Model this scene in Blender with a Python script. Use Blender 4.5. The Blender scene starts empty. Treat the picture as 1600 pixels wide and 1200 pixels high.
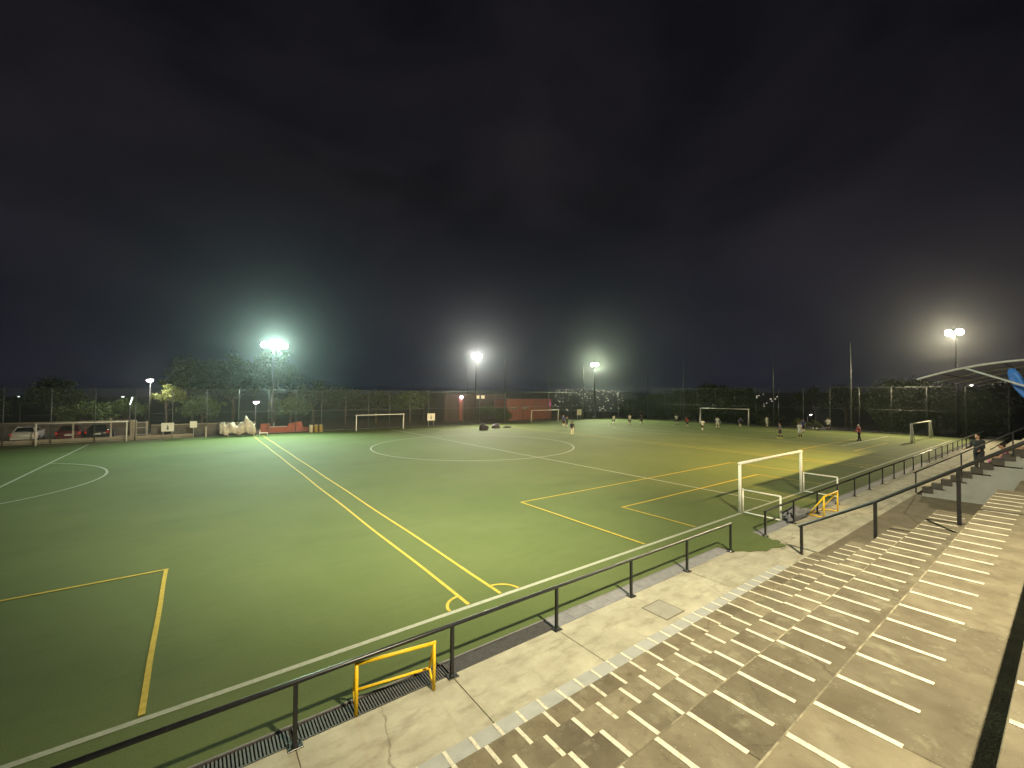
import bpy, math, random
from mathutils import Vector, Matrix
random.seed(7)
PI = math.pi
S = bpy.context.scene
COL = S.collection

# ------------------------------------------------------------------ camera
CAM_H = 4.8
yaw, pitch, roll = 0.6409, 0.0233, 0.0054
cam = bpy.data.cameras.new('camera'); camo = bpy.data.objects.new('camera', cam); COL.objects.link(camo)
fw = Vector((math.sin(yaw)*math.cos(pitch), math.cos(yaw)*math.cos(pitch), math.sin(pitch)))
rt = Vector((math.cos(yaw), -math.sin(yaw), 0)); up = rt.cross(fw)
r2 = math.cos(roll)*rt + math.sin(roll)*up; u2 = -math.sin(roll)*rt + math.cos(roll)*up
m = Matrix((r2, u2, -fw)).transposed().to_4x4(); m.translation = (0, 0, CAM_H)
camo.matrix_world = m
cam.sensor_width = 36; cam.lens = 659.37/1600*36
cam.clip_start = 0.05; cam.clip_end = 6000
S.camera = camo

# ------------------------------------------------------------------ night sky
W = bpy.data.worlds.new('World'); S.world = W; W.use_nodes = True
nt = W.node_tree; N = nt.nodes; L = nt.links
for n in list(N): N.remove(n)
out = N.new('ShaderNodeOutputWorld'); bg = N.new('ShaderNodeBackground'); L.new(bg.outputs[0], out.inputs[0])
tc = N.new('ShaderNodeTexCoord'); mp = N.new('ShaderNodeMapping'); mp.inputs['Scale'].default_value = (1, 1, 1.7)
L.new(tc.outputs['Generated'], mp.inputs[0])
nz = N.new('ShaderNodeTexNoise'); nz.inputs['Scale'].default_value = 2.1; nz.inputs['Detail'].default_value = 7; nz.inputs['Roughness'].default_value = .52
nz.inputs['Distortion'].default_value = .5
L.new(mp.outputs[0], nz.inputs[0])
cr = N.new('ShaderNodeValToRGB'); L.new(nz.outputs[0], cr.inputs[0])
cr.color_ramp.elements[0].position = .36; cr.color_ramp.elements[0].color = (.0034, .0034, .0052, 1)
cr.color_ramp.elements[1].position = .70; cr.color_ramp.elements[1].color = (.0135, .0112, .0142, 1)
sx = N.new('ShaderNodeSeparateXYZ'); L.new(tc.outputs['Generated'], sx.inputs[0])
hz = N.new('ShaderNodeValToRGB'); L.new(sx.outputs[2], hz.inputs[0])
hz.color_ramp.elements[0].position = 0.0; hz.color_ramp.elements[0].color = (.0085, .0105, .0175, 1)
hz.color_ramp.elements[1].position = .42; hz.color_ramp.elements[1].color = (.0012, .001, .0014, 1)
dt = N.new('ShaderNodeVectorMath'); dt.operation = 'DOT_PRODUCT'; L.new(tc.outputs['Generated'], dt.inputs[0]); dt.inputs[1].default_value = (.70, .71, 0)
mrg = N.new('ShaderNodeMapRange'); mrg.inputs[1].default_value = -.2; mrg.inputs[2].default_value = 1.; mrg.inputs[3].default_value = .12; L.new(dt.outputs['Value'], mrg.inputs[0])
mul = N.new('ShaderNodeMixRGB'); mul.blend_type = 'MULTIPLY'; mul.inputs[0].default_value = 1; L.new(hz.outputs[0], mul.inputs[1]); L.new(mrg.outputs[0], mul.inputs[2])
ad = N.new('ShaderNodeMixRGB'); ad.blend_type = 'ADD'; ad.inputs[0].default_value = 1
L.new(cr.outputs[0], ad.inputs[1]); L.new(mul.outputs[0], ad.inputs[2]); L.new(ad.outputs[0], bg.inputs[0])
bg.inputs[1].default_value = 1.0

S.view_settings.view_transform = 'Standard'; S.view_settings.look = 'None'
S.view_settings.exposure = 0.0; S.view_settings.gamma = 1.0
try: S.view_settings.use_curve_mapping = False
except Exception: pass
S.cycles.volume_bounces = 0; S.cycles.max_bounces = 5; S.cycles.diffuse_bounces = 3
S.cycles.transparent_max_bounces = 12; S.cycles.use_denoising = True
S.cycles.sample_clamp_indirect = 3.0

# ------------------------------------------------------------------ helpers
def tag(o, label=None, cat=None, group=None, kind=None):
    if label: o['label'] = label
    if cat: o['category'] = cat
    if group: o['group'] = group
    if kind: o['kind'] = kind
    return o
def empty(name, loc=(0, 0, 0), rz=0):
    o = bpy.data.objects.new(name, None); COL.objects.link(o); o.location = loc; o.rotation_euler = (0, 0, rz); o.empty_display_size = .3
    return o
def link(name, me, parent=None, loc=None, rz=0):
    o = bpy.data.objects.new(name, me); COL.objects.link(o)
    if parent: o.parent = parent
    if loc is not None: o.location = loc
    if rz: o.rotation_euler = (0, 0, rz)
    return o
class MB:
    def __init__(s): s.v = []; s.f = []
    def add(s, v, f):
        b = len(s.v); s.v += [tuple(x) for x in v]; s.f += [tuple(i+b for i in q) for q in f]; return s
    def box(s, x0, x1, y0, y1, z0, z1):
        v = [(x, y, z) for z in (z0, z1) for y in (y0, y1) for x in (x0, x1)]
        return s.add(v, [(0, 2, 3, 1), (4, 5, 7, 6), (0, 1, 5, 4), (2, 6, 7, 3), (0, 4, 6, 2), (1, 3, 7, 5)])
    def bbox(s, x0, x1, y0, y1, z0, z1, b=.006):   # box with chamfered top edge
        v = [(x0, y0, z0), (x1, y0, z0), (x1, y1, z0), (x0, y1, z0), (x0, y0, z1-b), (x1, y0, z1-b), (x1, y1, z1-b), (x0, y1, z1-b),
             (x0+b, y0+b, z1), (x1-b, y0+b, z1), (x1-b, y1-b, z1), (x0+b, y1-b, z1)]
        f = [(3, 2, 1, 0), (8, 9, 10, 11)]
        for i in range(4):
            j = (i+1) % 4; f += [(i, j, j+4, i+4), (i+4, j+4, j+8, i+8)]
        return s.add(v, f)
    def tube(s, pts, rad, n=8, cap=True):
        pts = [Vector(p) for p in pts]
        if not hasattr(rad, '__len__'): rad = [rad]*len(pts)
        v = []; f = []; prev = None
        for i, p in enumerate(pts):
            d = (pts[min(i+1, len(pts)-1)]-pts[max(i-1, 0)])
            d = d.normalized() if d.length > 1e-9 else Vector((0, 0, 1))
            if prev is None:
                a = Vector((0, 0, 1)) if abs(d.z) < .9 else Vector((1, 0, 0))
                x = d.cross(a).normalized()
            else:
                x = prev - d*prev.dot(d); x = x.normalized() if x.length > 1e-6 else d.orthogonal().normalized()
            prev = x; y = d.cross(x)
            for k in range(n):
                t = 2*PI*k/n; v.append(p + (x*math.cos(t)+y*math.sin(t))*rad[i])
        for i in range(len(pts)-1):
            for k in range(n):
                k2 = (k+1) % n; f.append((i*n+k, i*n+k2, (i+1)*n+k2, (i+1)*n+k))
        if cap: f.append(tuple(range(n-1, -1, -1))); f.append(tuple(range((len(pts)-1)*n, len(pts)*n)))
        return s.add(v, f)
    def ball(s, c, r, n=10, m=7):
        if not hasattr(r, '__len__'): r = (r, r, r)
        v = [(c[0], c[1], c[2]-r[2])]; f = []
        for j in range(1, m):
            t = -PI/2+PI*j/m
            for k in range(n): a = 2*PI*k/n; v.append((c[0]+r[0]*math.cos(t)*math.cos(a), c[1]+r[1]*math.cos(t)*math.sin(a), c[2]+r[2]*math.sin(t)))
        v.append((c[0], c[1], c[2]+r[2])); e = len(v)-1
        for k in range(n): f.append((0, 1+(k+1) % n, 1+k)); f.append((e, e-n+k, e-n+(k+1) % n))
        for j in range(m-2):
            for k in range(n): a = 1+j*n; k2 = (k+1) % n; f.append((a+k, a+k2, a+n+k2, a+n+k))
        return s.add(v, f)
    def prism(s, poly, axis, a, b):   # polygon extruded along axis 0/1/2; poly in the two remaining axes
        n = len(poly)
        def P(u, w, t):
            return (t, u, w) if axis == 0 else ((u, t, w) if axis == 1 else (u, w, t))
        v = [P(u, w, a) for u, w in poly]+[P(u, w, b) for u, w in poly]
        f = [tuple(range(n)), tuple(range(2*n-1, n-1, -1))]+[(i, i+n, (i+1) % n+n, (i+1) % n) for i in range(n)]
        return s.add(v, f)
    def mesh(s, name, mat, smooth=False):
        me = bpy.data.meshes.new(name); me.from_pydata(s.v, [], s.f); me.update()
        import bmesh
        b = bmesh.new(); b.from_mesh(me); bmesh.ops.recalc_face_normals(b, faces=b.faces); b.to_mesh(me); b.free()
        if mat: me.materials.append(mat)
        if smooth: me.polygons.foreach_set('use_smooth', [True]*len(me.polygons))
        return me
    def build(s, name, mat, parent=None, smooth=False, loc=None, rz=0):
        return link(name, s.mesh(name, mat, smooth), parent, loc, rz)

# ------------------------------------------------------------------ materials
def mat(name, col, rough=.7, var=.25, scale=3., metal=0., bump=0., bscale=40., emit=None, estr=0., col2=None, spec=.4, rand=0., coat=0., detail=6, stretch=None):
    M = bpy.data.materials.new(name); M.use_nodes = True; t = M.node_tree; b = t.nodes['Principled BSDF']; l = t.links
    b.inputs['Roughness'].default_value = rough; b.inputs['Metallic'].default_value = metal
    b.inputs['Specular IOR Level'].default_value = spec
    if coat: b.inputs['Coat Weight'].default_value = coat
    tcn = t.nodes.new('ShaderNodeTexCoord')
    geo = t.nodes.new('ShaderNodeNewGeometry')
    vec = geo.outputs['Position']
    if stretch:
        mpn = t.nodes.new('ShaderNodeMapping'); mpn.inputs['Scale'].default_value = stretch; l.new(vec, mpn.inputs[0]); vec = mpn.outputs[0]
    nz = t.nodes.new('ShaderNodeTexNoise'); nz.inputs['Scale'].default_value = scale; nz.inputs['Detail'].default_value = detail; nz.inputs['Roughness'].default_value = .62
    l.new(vec, nz.inputs[0])
    r = t.nodes.new('ShaderNodeValToRGB'); l.new(nz.outputs[0], r.inputs[0])
    c2 = col2 if col2 else tuple(c*(1+var) for c in col); c1 = tuple(c*(1-var) for c in col) if not col2 else col
    r.color_ramp.elements[0].position = .33; r.color_ramp.elements[1].position = .68
    r.color_ramp.elements[0].color = (*c1, 1); r.color_ramp.elements[1].color = (*c2, 1)
    o = r.outputs[0]
    if rand:
        oi = t.nodes.new('ShaderNodeObjectInfo'); mr = t.nodes.new('ShaderNodeMapRange'); mr.inputs[3].default_value = 1-rand; mr.inputs[4].default_value = 1+rand
        l.new(oi.outputs['Random'], mr.inputs[0]); mx = t.nodes.new('ShaderNodeMixRGB'); mx.blend_type = 'MULTIPLY'; mx.inputs[0].default_value = 1
        l.new(o, mx.inputs[1]); l.new(mr.outputs[0], mx.inputs[2]); o = mx.outputs[0]
    l.new(o, b.inputs['Base Color'])
    if bump:
        n2 = t.nodes.new('ShaderNodeTexNoise'); n2.inputs['Scale'].default_value = bscale; n2.inputs['Detail'].default_value = 4; l.new(geo.outputs['Position'], n2.inputs[0])
        bp = t.nodes.new('ShaderNodeBump'); bp.inputs['Strength'].default_value = bump; bp.inputs['Distance'].default_value = .02
        l.new(n2.outputs[0], bp.inputs['Height']); l.new(bp.outputs[0], b.inputs['Normal'])
    if emit:
        b.inputs['Emission Color'].default_value = (*emit, 1); b.inputs['Emission Strength'].default_value = estr
    M['ramp'] = 1
    return M
def layered(M, col, scale, lo, hi, fac, stretch=None, blend='MIX'):   # a second layer of stains over a mat() material
    t = M.node_tree; l = t.links; b = t.nodes['Principled BSDF']; src = b.inputs['Base Color'].links[0].from_socket
    geo = t.nodes.new('ShaderNodeNewGeometry'); vec = geo.outputs['Position']
    if stretch:
        mpn = t.nodes.new('ShaderNodeMapping'); mpn.inputs['Scale'].default_value = stretch; l.new(vec, mpn.inputs[0]); vec = mpn.outputs[0]
    nz = t.nodes.new('ShaderNodeTexNoise'); nz.inputs['Scale'].default_value = scale; nz.inputs['Detail'].default_value = 8; nz.inputs['Roughness'].default_value = .65; l.new(vec, nz.inputs[0])
    mr = t.nodes.new('ShaderNodeMapRange'); mr.inputs[1].default_value = lo; mr.inputs[2].default_value = hi; mr.inputs[4].default_value = fac; l.new(nz.outputs[0], mr.inputs[0])
    mx = t.nodes.new('ShaderNodeMixRGB'); mx.blend_type = blend; l.new(mr.outputs[0], mx.inputs[0]); l.new(src, mx.inputs[1]); mx.inputs[2].default_value = (*col, 1)
    l.new(mx.outputs[0], b.inputs['Base Color']); return M

def cracks(M, col, scale, wid, fac):   # hairline cracks
    t = M.node_tree; l = t.links; b = t.nodes['Principled BSDF']; src = b.inputs['Base Color'].links[0].from_socket
    geo = t.nodes.new('ShaderNodeNewGeometry'); nz = t.nodes.new('ShaderNodeTexNoise'); nz.inputs['Scale'].default_value = 4; nz.inputs['Detail'].default_value = 5; l.new(geo.outputs['Position'], nz.inputs[0])
    mv_ = t.nodes.new('ShaderNodeMixRGB'); mv_.inputs[0].default_value = .16; l.new(geo.outputs['Position'], mv_.inputs[1]); l.new(nz.outputs['Color'], mv_.inputs[2])
    vo = t.nodes.new('ShaderNodeTexVoronoi'); vo.feature = 'DISTANCE_TO_EDGE'; vo.inputs['Scale'].default_value = scale; l.new(mv_.outputs[0], vo.inputs[0])
    mr = t.nodes.new('ShaderNodeMapRange'); mr.inputs[1].default_value = 0; mr.inputs[2].default_value = wid; mr.inputs[3].default_value = fac; mr.inputs[4].default_value = 0; l.new(vo.outputs['Distance'], mr.inputs[0])
    n2 = t.nodes.new('ShaderNodeTexNoise'); n2.inputs['Scale'].default_value = .6; l.new(geo.outputs['Position'], n2.inputs[0])
    m2 = t.nodes.new('ShaderNodeMapRange'); m2.inputs[1].default_value = .47; m2.inputs[2].default_value = .56; l.new(n2.outputs[0], m2.inputs[0])
    ml = t.nodes.new('ShaderNodeMath'); ml.operation = 'MULTIPLY'; l.new(mr.outputs[0], ml.inputs[0]); l.new(m2.outputs[0], ml.inputs[1])
    mx = t.nodes.new('ShaderNodeMixRGB'); l.new(ml.outputs[0], mx.inputs[0]); l.new(src, mx.inputs[1]); mx.inputs[2].default_value = (*col, 1); l.new(mx.outputs[0], b.inputs['Base Color'])

M = {}
M['turf'] = mat('turf', (.073, .100, .030), .85, scale=.22, col2=(.096, .120, .041), bump=.5, bscale=90, spec=.15)
layered(M['turf'], (.038, .050, .020), .16, .56, .74, .5, stretch=(.5, 1.2, 1))
layered(M['turf'], (.045, .066, .022), 3.2, .54, .75, .35, stretch=(.35, 1.4, 1))
layered(M['turf'], (.125, .145, .06), 30., .52, .72, .55)
layered(M['turf'], (.02, .03, .012), 44., .60, .72, .5)
M['white_line'] = mat('white_line', (.31, .32, .27), .8, .12, 9, spec=.2)
layered(M['white_line'], (.13, .16, .06), 14., .52, .72, .5)
M['yellow_line'] = mat('yellow_line', (.42, .315, .045), .8, .15, 9, spec=.2)
layered(M['yellow_line'], (.15, .15, .05), 12., .55, .75, .5)
M['walk'] = mat('walk_concrete', (.29, .27, .21), .85, scale=1.3, col2=(.42, .395, .315), bump=.25, bscale=60, rand=.06, spec=.25)
layered(M['walk'], (.16, .138, .095), 2.2, .50, .74, .7, stretch=(.6, 1.6, 1))
layered(M['walk'], (.50, .46, .36), 5., .56, .72, .4, stretch=(.5, 1.6, 1))
layered(M['walk'], (.13, .11, .085), 30., .60, .72, .45)
M['tier'] = mat('tier_concrete', (.115, .096, .067), .88, scale=2.2, col2=(.175, .152, .108), bump=.3, bscale=50, rand=.26, spec=.2)
layered(M['tier'], (.25, .235, .17), 3.1, .55, .74, .65)
layered(M['tier'], (.07, .056, .038), 5.5, .56, .74, .65)
layered(M['tier'], (.34, .32, .26), 24., .63, .71, .6)
cracks(M['walk'], (.09, .075, .055), .42, .007, .6); cracks(M['tier'], (.05, .042, .03), .55, .007, .6)
M['grey_step'] = mat('grey_step', (.30, .305, .30), .8, .12, 4, bump=.15, rand=.05)
layered(M['grey_step'], (.2, .19, .16), 8., .55, .75, .4)
M['nosing'] = mat('nosing', (.15, .13, .09), .8, .3, 9)
layered(M['nosing'], (.40, .36, .26), 3., .48, .62, .7)
M['seat_line'] = mat('seat_line', (.56, .53, .44), .75, .08, 12, rand=.04)
layered(M['seat_line'], (.22, .195, .14), 17., .53, .66, .65)
layered(M['seat_line'], (.18, .155, .11), 60., .56, .66, .5)
M['black_steel'] = mat('black_steel', (.012, .012, .014), .34, .3, 10, spec=.6)
layered(M['black_steel'], (.06, .045, .035), 19., .62, .72, .7)
M['mast_steel'] = mat('mast_steel', (.045, .047, .048), .55, .2, 6)
M['grey_steel'] = mat('grey_steel', (.11, .12, .12), .5, .2, 6, metal=.3)
M['pale_steel'] = mat('pale_steel', (.40, .42, .44), .5, .15, 6, metal=.1)
M['white_paint'] = mat('white_paint', (.66, .65, .60), .45, .1, 8)
layered(M['white_paint'], (.25, .22, .17), 18., .6, .75, .4)
M['yellow_paint'] = mat('yellow_paint', (.74, .47, .014), .45, .12, 9)
layered(M['yellow_paint'], (.16, .09, .04), 21., .63, .70, .8)
M['grate'] = mat('grate_steel', (.075, .068, .068), .55, .3, 12, metal=.2)
M['trench'] = mat('trench', (.025, .024, .022), .9, .3, 6)
M['cover'] = mat('drain_cover', (.19, .185, .20), .8, .15, 7, rand=.08)
M['lid'] = mat('lid_concrete', (.27, .26, .225), .85, .12, 3, bump=.2)
M['earth'] = mat('earth', (.035, .03, .022), .95, .4, .05, col2=(.03, .034, .018))
M['floor2'] = mat('yard_floor', (.135, .112, .075), .9, .2, 1.5, bump=.2)
layered(M['floor2'], (.09, .075, .05), 2.5, .5, .7, .6)
M['side_wall'] = mat('side_wall', (.27, .28, .27), .85, .1, 1.4, bump=.1)
M['dark_stair'] = mat('dark_stair', (.06, .055, .048), .85, .2, 4)
M['cream'] = mat('cream_lit_tread', (.50, .43, .29), .8, .12, 4)  # cream of the treads, with the light on the tier tops put into the colour
M['red_wall'] = mat('red_wall', (.33, .095, .07), .85, .15, 1.2)
layered(M['red_wall'], (.2, .06, .05), 3., .5, .75, .4)
M['brick'] = mat('brick_skin', (.28, .10, .075), .85, .15, 2., rand=.16)
M['mortar'] = mat('mortar', (.17, .085, .07), .9, .15, 3.)
M['grey_wall'] = mat('grey_block', (.13, .115, .10), .9, .2, 1.5, rand=.12)
M['brown_wall'] = mat('brown_wall', (.065, .042, .036), .9, .2, 2.)
M['barrel'] = mat('barrel_paint', (.22, .16, .05), .7, .2, 6)
M['pillar'] = mat('pillar', (.42, .38, .31), .85, .12, 2)
M['kerb'] = mat('kerb', (.34, .30, .22), .85, .2, 1.)
M['dark_glass'] = mat('dark_glass', (.01, .012, .015), .08, .1, 3, spec=.7)
M['tyre'] = mat('tyre', (.012, .012, .012), .8, .2, 9)
M['rim'] = mat('rim', (.3, .3, .3), .3, .1, 9, metal=.8)
M['car_white'] = mat('car_white', (.55, .54, .5), .25, .03, 3, coat=.6)
M['car_red'] = mat('car_red', (.10, .012, .016), .25, .05, 3, coat=.6)
M['car_black'] = mat('car_black', (.010, .010, .012), .22, .05, 3, coat=.6)
M['tail'] = mat('tail_light', (.4, .02, .02), .3, .1, 5, emit=(1, .03, .02), estr=.12)
M['plate'] = mat('plate', (.6, .6, .55), .5, .05, 5)
M['blue_tarp'] = mat('blue_tarp', (.014, .018, .20), .55, .3, 1.5)
M['blue_flap'] = mat('blue_flap', (.02, .14, .52), .5, .2, 2)
M['bark'] = mat('bark', (.06, .045, .03), .9, .3, 6, bump=.4)
M['sign'] = mat('sign_face', (.62, .62, .56), .6, .05, 5)
M['ink'] = mat('sign_ink', (.10, .09, .09), .7, .1, 5)
M['bag'] = mat('bag_fabric', (.018, .018, .022), .8, .3, 9)
M['bag2'] = mat('bag_purple', (.06, .05, .075), .8, .3, 9)
M['tarp_grey'] = mat('tarp_grey', (.12, .125, .14), .7, .25, 6, bump=.4, bscale=20)
M['heap'] = mat('heap_cloth', (.34, .30, .26), .85, scale=2.5, col2=(.54, .49, .43), bump=.4, bscale=8)
M['net'] = mat('wire', (.10, .12, .11), .6, .1, 4)
M['lens_housing'] = mat('lamp_housing', (.08, .08, .08), .5, .2, 8, metal=.3)
def emis(name, c, s):
    m_ = mat(name, tuple(min(1, x)*.8 for x in c), .4, .02, 3, emit=c, estr=s); return m_
M['lens_green'] = emis("lens_green", (.70, 1., .75), 45)
M['lens_white'] = emis('lens_white', (1., .98, .86), 45)
M['lens_lime'] = emis('lens_lime', (.93, 1., .66), 45)
M['lens_warm'] = emis('lens_warm', (1., .93, .72), 45)
M['lamp_pink'] = emis('lamp_pink', (1., .80, .97), 22)
M['lamp_tube'] = emis('lamp_tube', (.9, 1., .95), 2.2)
M['lit_pane'] = emis('lit_pane', (1., .85, .55), .55)
M['city'] = emis('city_light', (1., .88, .72), 1.1)
M['city_orange'] = emis('city_orange', (1., .5, .2), 4)
M['city_blue'] = emis('city_blue', (.35, .35, 1.), 1.2)
def leafmat(name, a, b):
    m_ = mat(name, a, .6, scale=1.4, col2=b, spec=.25); return m_
M['leaf_dark'] = leafmat('leaf_dark', (.016, .026, .010), (.036, .050, .018))
M['leaf_mid'] = leafmat('leaf_mid', (.036, .066, .018), (.078, .112, .032))
M['leaf_bright'] = leafmat('leaf_bright', (.09, .12, .025), (.15, .17, .05))
def cloth(name, c): M[name] = mat(name, c, .85, .12, 7)
for n_, c_ in dict(shirt_white=(.72, .71, .66), shirt_red=(.42, .07, .06), shirt_black=(.02, .02, .024), shirt_blue=(.06, .08, .22), shirt_teal=(.05, .075, .08),
                   shirt_green=(.03, .06, .045), jacket_red=(.40, .09, .11), shorts_dark=(.025, .025, .03), shorts_white=(.6, .6, .56), sock_white=(.7, .7, .6),
                   shoe_dark=(.03, .03, .03), shoe_lime=(.6, .6, .15), shirt_pink=(.62, .2, .38), hair=(.012, .009, .007), cap_white=(.7, .68, .6), shirt_greyb=(.10, .10, .12)).items(): cloth(n_, c_)
M['skin'] = mat('skin', (.38, .22, .15), .55, .08, 9); M['skin_dark'] = mat('skin_dark', (.2, .11, .07), .55, .08, 9)

# ------------------------------------------------------------------ terrain
def terrain_h(x, y):
    dx = max(0, x-80, -x-60); dy = max(0, y-76, -y-30); d = math.hypot(dx, dy)
    h = -.06
    if d > 0:
        t = min(1, d/260); h -= 24*t*t*(3-2*t)
        if d > 260:
            t = min(1, (d-260)/900); az = math.atan2(y, x); h += ((28+7*math.sin(az*7+1)+4*math.sin(az*19))*max(0, math.cos((az-.62)*1.6) if abs(az-.62) < .98 else 0)+10)*t*t*(3-2*t)
        h += 1.2*math.sin(x*.031)*math.sin(y*.027)*min(1, d/120)
    return h
tb = MB(); radii = [0, 40, 80, 95, 110, 130, 155, 185, 220, 260, 310, 380, 460, 560, 680, 820, 1000, 1250, 1600, 2400]; nA = 144
tv = [(20, 20, -.06)]
for r_ in radii[1:]:
    for k in range(nA):
        a = 2*PI*k/nA; x = 20+r_*math.cos(a); y = 20+r_*math.sin(a); tv.append((x, y, terrain_h(x, y)))
tf = [(0, 1+k, 1+(k+1) % nA) for k in range(nA)]
for j in range(len(radii)-2):
    for k in range(nA): a = 1+j*nA; tf.append((a+k, a+nA+k, a+nA+(k+1) % nA, a+(k+1) % nA))
tb.add(tv, tf); tag(tb.build('ground', M['earth'], smooth=True), kind='structure')

# ------------------------------------------------------------------ pitch and its markings
PX0, PX1, PY0, PY1 = -45, 70.4, 6.86, 56.2
pitch_o = MB().box(PX0, PX1, PY0, PY1, -.05, 0).build('pitch', M['turf']); tag(pitch_o, kind='structure')
def band(name, pts, w, material, z=.004, closed=False):
    """a painted stripe of width w along a polyline"""
    b = MB(); n = len(pts); v = []; f = []
    for i, p in enumerate(pts):
        a = pts[(i-1) % n] if (closed or i > 0) else p; c = pts[(i+1) % n] if (closed or i < n-1) else p
        d = Vector((c[0]-a[0], c[1]-a[1])).normalized(); nx, ny = -d.y*w/2, d.x*w/2
        v += [(p[0]+nx, p[1]+ny, z), (p[0]-nx, p[1]-ny, z)]
    for i in range(n if closed else n-1):
        j = (i+1) % n; f.append((2*i, 2*i+1, 2*j+1, 2*j))
    b.add(v, f); return b.build(name, material, pitch_o)
def wob(p, q, n=24, a=.006):   # hand painted lines wander a little
    ph = random.random()*9
    return [(p[0]+(q[0]-p[0])*i/n+a*math.sin(i*.9+ph)*(q[1] != p[1]), p[1]+(q[1]-p[1])*i/n+a*math.sin(i*.8+ph)*(q[0] != p[0])) for i in range(n+1)]
TY = 8.27; CX, CY = 20.77, 33.64; GL, GR = -24.3, 65.8
Wl, Yl = M['white_line'], M['yellow_line']
band('touchline', wob((GL, TY), (GR, TY), 40, .006), .115, Wl)
band('touchline', [(GL, 55.2), (GR, 55.2)], .11, Wl, .004)
band('halfway_line', [(CX, TY+.06), (CX, 55.1)], .12, Wl, .008)
band('centre_circle', [(CX+9.15*math.cos(2*PI*i/96), CY+9.15*math.sin(2*PI*i/96)) for i in range(96)], .12, Wl, .012, True)
band('centre_spot', [(CX-.12, CY), (CX+.12, CY)], .24, Wl, .016)
for gx, s in ((GL, 1), (GR, -1)):
    px = gx+s*16.5
    band('goal_line', [(gx, TY+.1), (gx, 55.1)], .12, Wl, .008)
    band('penalty_line', [(px, CY-20.1), (px, CY+20.1)], .12, Wl, .008)
    for e in (-1, 1):
        band('penalty_side_line', [(gx+s*.1, CY+e*20.1), (px, CY+e*20.1)], .12, Wl, .012)
        band('goal_area_side_line', [(gx+s*.1, CY+e*9.1), (gx+s*5.5, CY+e*9.1)], .12, Wl, .012)
    band('goal_area_line', [(gx+s*5.5, CY-9.1), (gx+s*5.5, CY+9.1)], .12, Wl, .016)
    sp = gx+s*11; a0 = math.acos(5.5/9.15)
    band('penalty_arc', [(sp+s*9.15*math.cos(a0*(i/12-1)), CY+9.15*math.sin(a0*(i/12-1))) for i in range(25)], .12, Wl, .016)
YW = .085
def ytile(x0, x1, both=True):
    band('yellow_boundary_line', wob((x0, TY+.1), (x0, 54.9), 40, .016), YW, Yl, .006)
    band('yellow_boundary_line', wob((x1, TY+.1), (x1, 54.9), 40, .016), YW, Yl, .006)
    for x, s in ((x0, 1), (x1, -1)):
        band('yellow_corner_arc', [(x+s*.5*math.cos(t*PI/20), TY+.07+.5*math.sin(t*PI/20)) for t in range(11)], .07, Yl, .010)
    bx0, bx1 = x0+5.63, x1-5.63; ix0, ix1 = x0+8.63, x1-8.9
    for a, b, d, n_ in ((bx0, bx1, 14.8, 'large'), (ix0, ix1, 11.65, 'small')):
        band('yellow_%s_box_line' % n_, wob((a-.05, d), (b+.05, d), 24), YW, Yl, .010)
        band('yellow_%s_box_side_line' % n_, wob((a, d-.06), (a, TY+.1), 12), YW, Yl, .014)
        band('yellow_%s_box_side_line' % n_, wob((b, d-.06), (b, TY+.1), 12), YW, Yl, .014)
ytile(-25.1, 5.05); ytile(5.95, 36.1); ytile(37.1, 65.2)

# turf flap lying over the walkway at the gap in the rail
fl = [(13.24, 6.9), (13.27, 6.5), (13.34, 6.32), (13.5, 6.22), (13.62, 6.06), (13.84, 6.0), (14.1, 5.78), (14.5, 5.8), (14.7, 5.68), (15.1, 5.62), (15.2, 5.74), (15.05, 5.86), (15.3, 5.84), (15.42, 5.98), (15.3, 6.1), (15.45, 6.3), (15.4, 6.45), (15.55, 6.7), (15.5, 6.9)]
tag(MB().prism(fl, 2, .012, .034).build('turf_mat', M['turf']), 'ragged green turf mat spilling onto the concrete walkway at the rail gap', 'turf mat')

# ------------------------------------------------------------------ walkway, drain
PX = 1.15; PS = 2.406
walk = MB().box(-14, 76, 5.08, 6.47, -.3, -.012).build('walkway', M['floor2']); tag(walk, kind='structure')
sl = MB().bbox(.006, PS-.006, 5.08, 6.465, -.011, .006, .005).mesh('slab', M['walk'])
for i in range(-5, 31):
    o = link('slab', sl, walk, (PX+i*PS, 0, 0))
    o.rotation_euler = (random.uniform(-.001, .001), random.uniform(-.001, .001), 0)
drain = tag(empty('drainage_channel', (0, 6.66, 0)), 'grey drainage channel with grates between the walkway and the turf', 'drain')
MB().box(-12, 76, -.18, .19, -.045, -.035).build('channel_bed', M['trench'], drain)
MB().box(-12, 76, .185, .2, -.03, .014).build('channel_lip', M['cover'], drain)
g1 = MB()
for k in range(55): x = .02+k*.0432; g1.box(x, x+.024, -.18, .175, -.03, .002)
g1.box(0, 2.39, -.185, -.165, -.03, .0005); g1.box(0, 2.39, .16, .18, -.03, .0005)
gm = g1.mesh('grate', M['grate'])
g2 = MB()
for k in range(78): x = .01+k*.0305; g2.box(x, x+.019, -.18, .175, -.03, .004)
g2.box(0, 2.39, -.185, -.165, -.03, .0005)
gm2 = g2.mesh('grate', M['grate'])
for i in range(-5, 2): tag(link('grate', gm if i < 1 else gm2, drain, (PX+i*PS, 0, 0)), kind='stuff')
cm = MB().bbox(.004, .596, -.185, .178, -.03, .008, .005).mesh('cover_slab', M['cover'])
for i in range(0, 60): link('cover_slab', cm, drain, (PX+2*PS+i*.6015, 0, 0))
mh = tag(empty('manhole_cover', (8.42, 5.61, .008)), 'square concrete manhole cover set in the walkway', 'manhole cover')
MB().bbox(-.31, .31, -.30, .30, 0, .010, .006).build('lid', M['lid'], mh)
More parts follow.
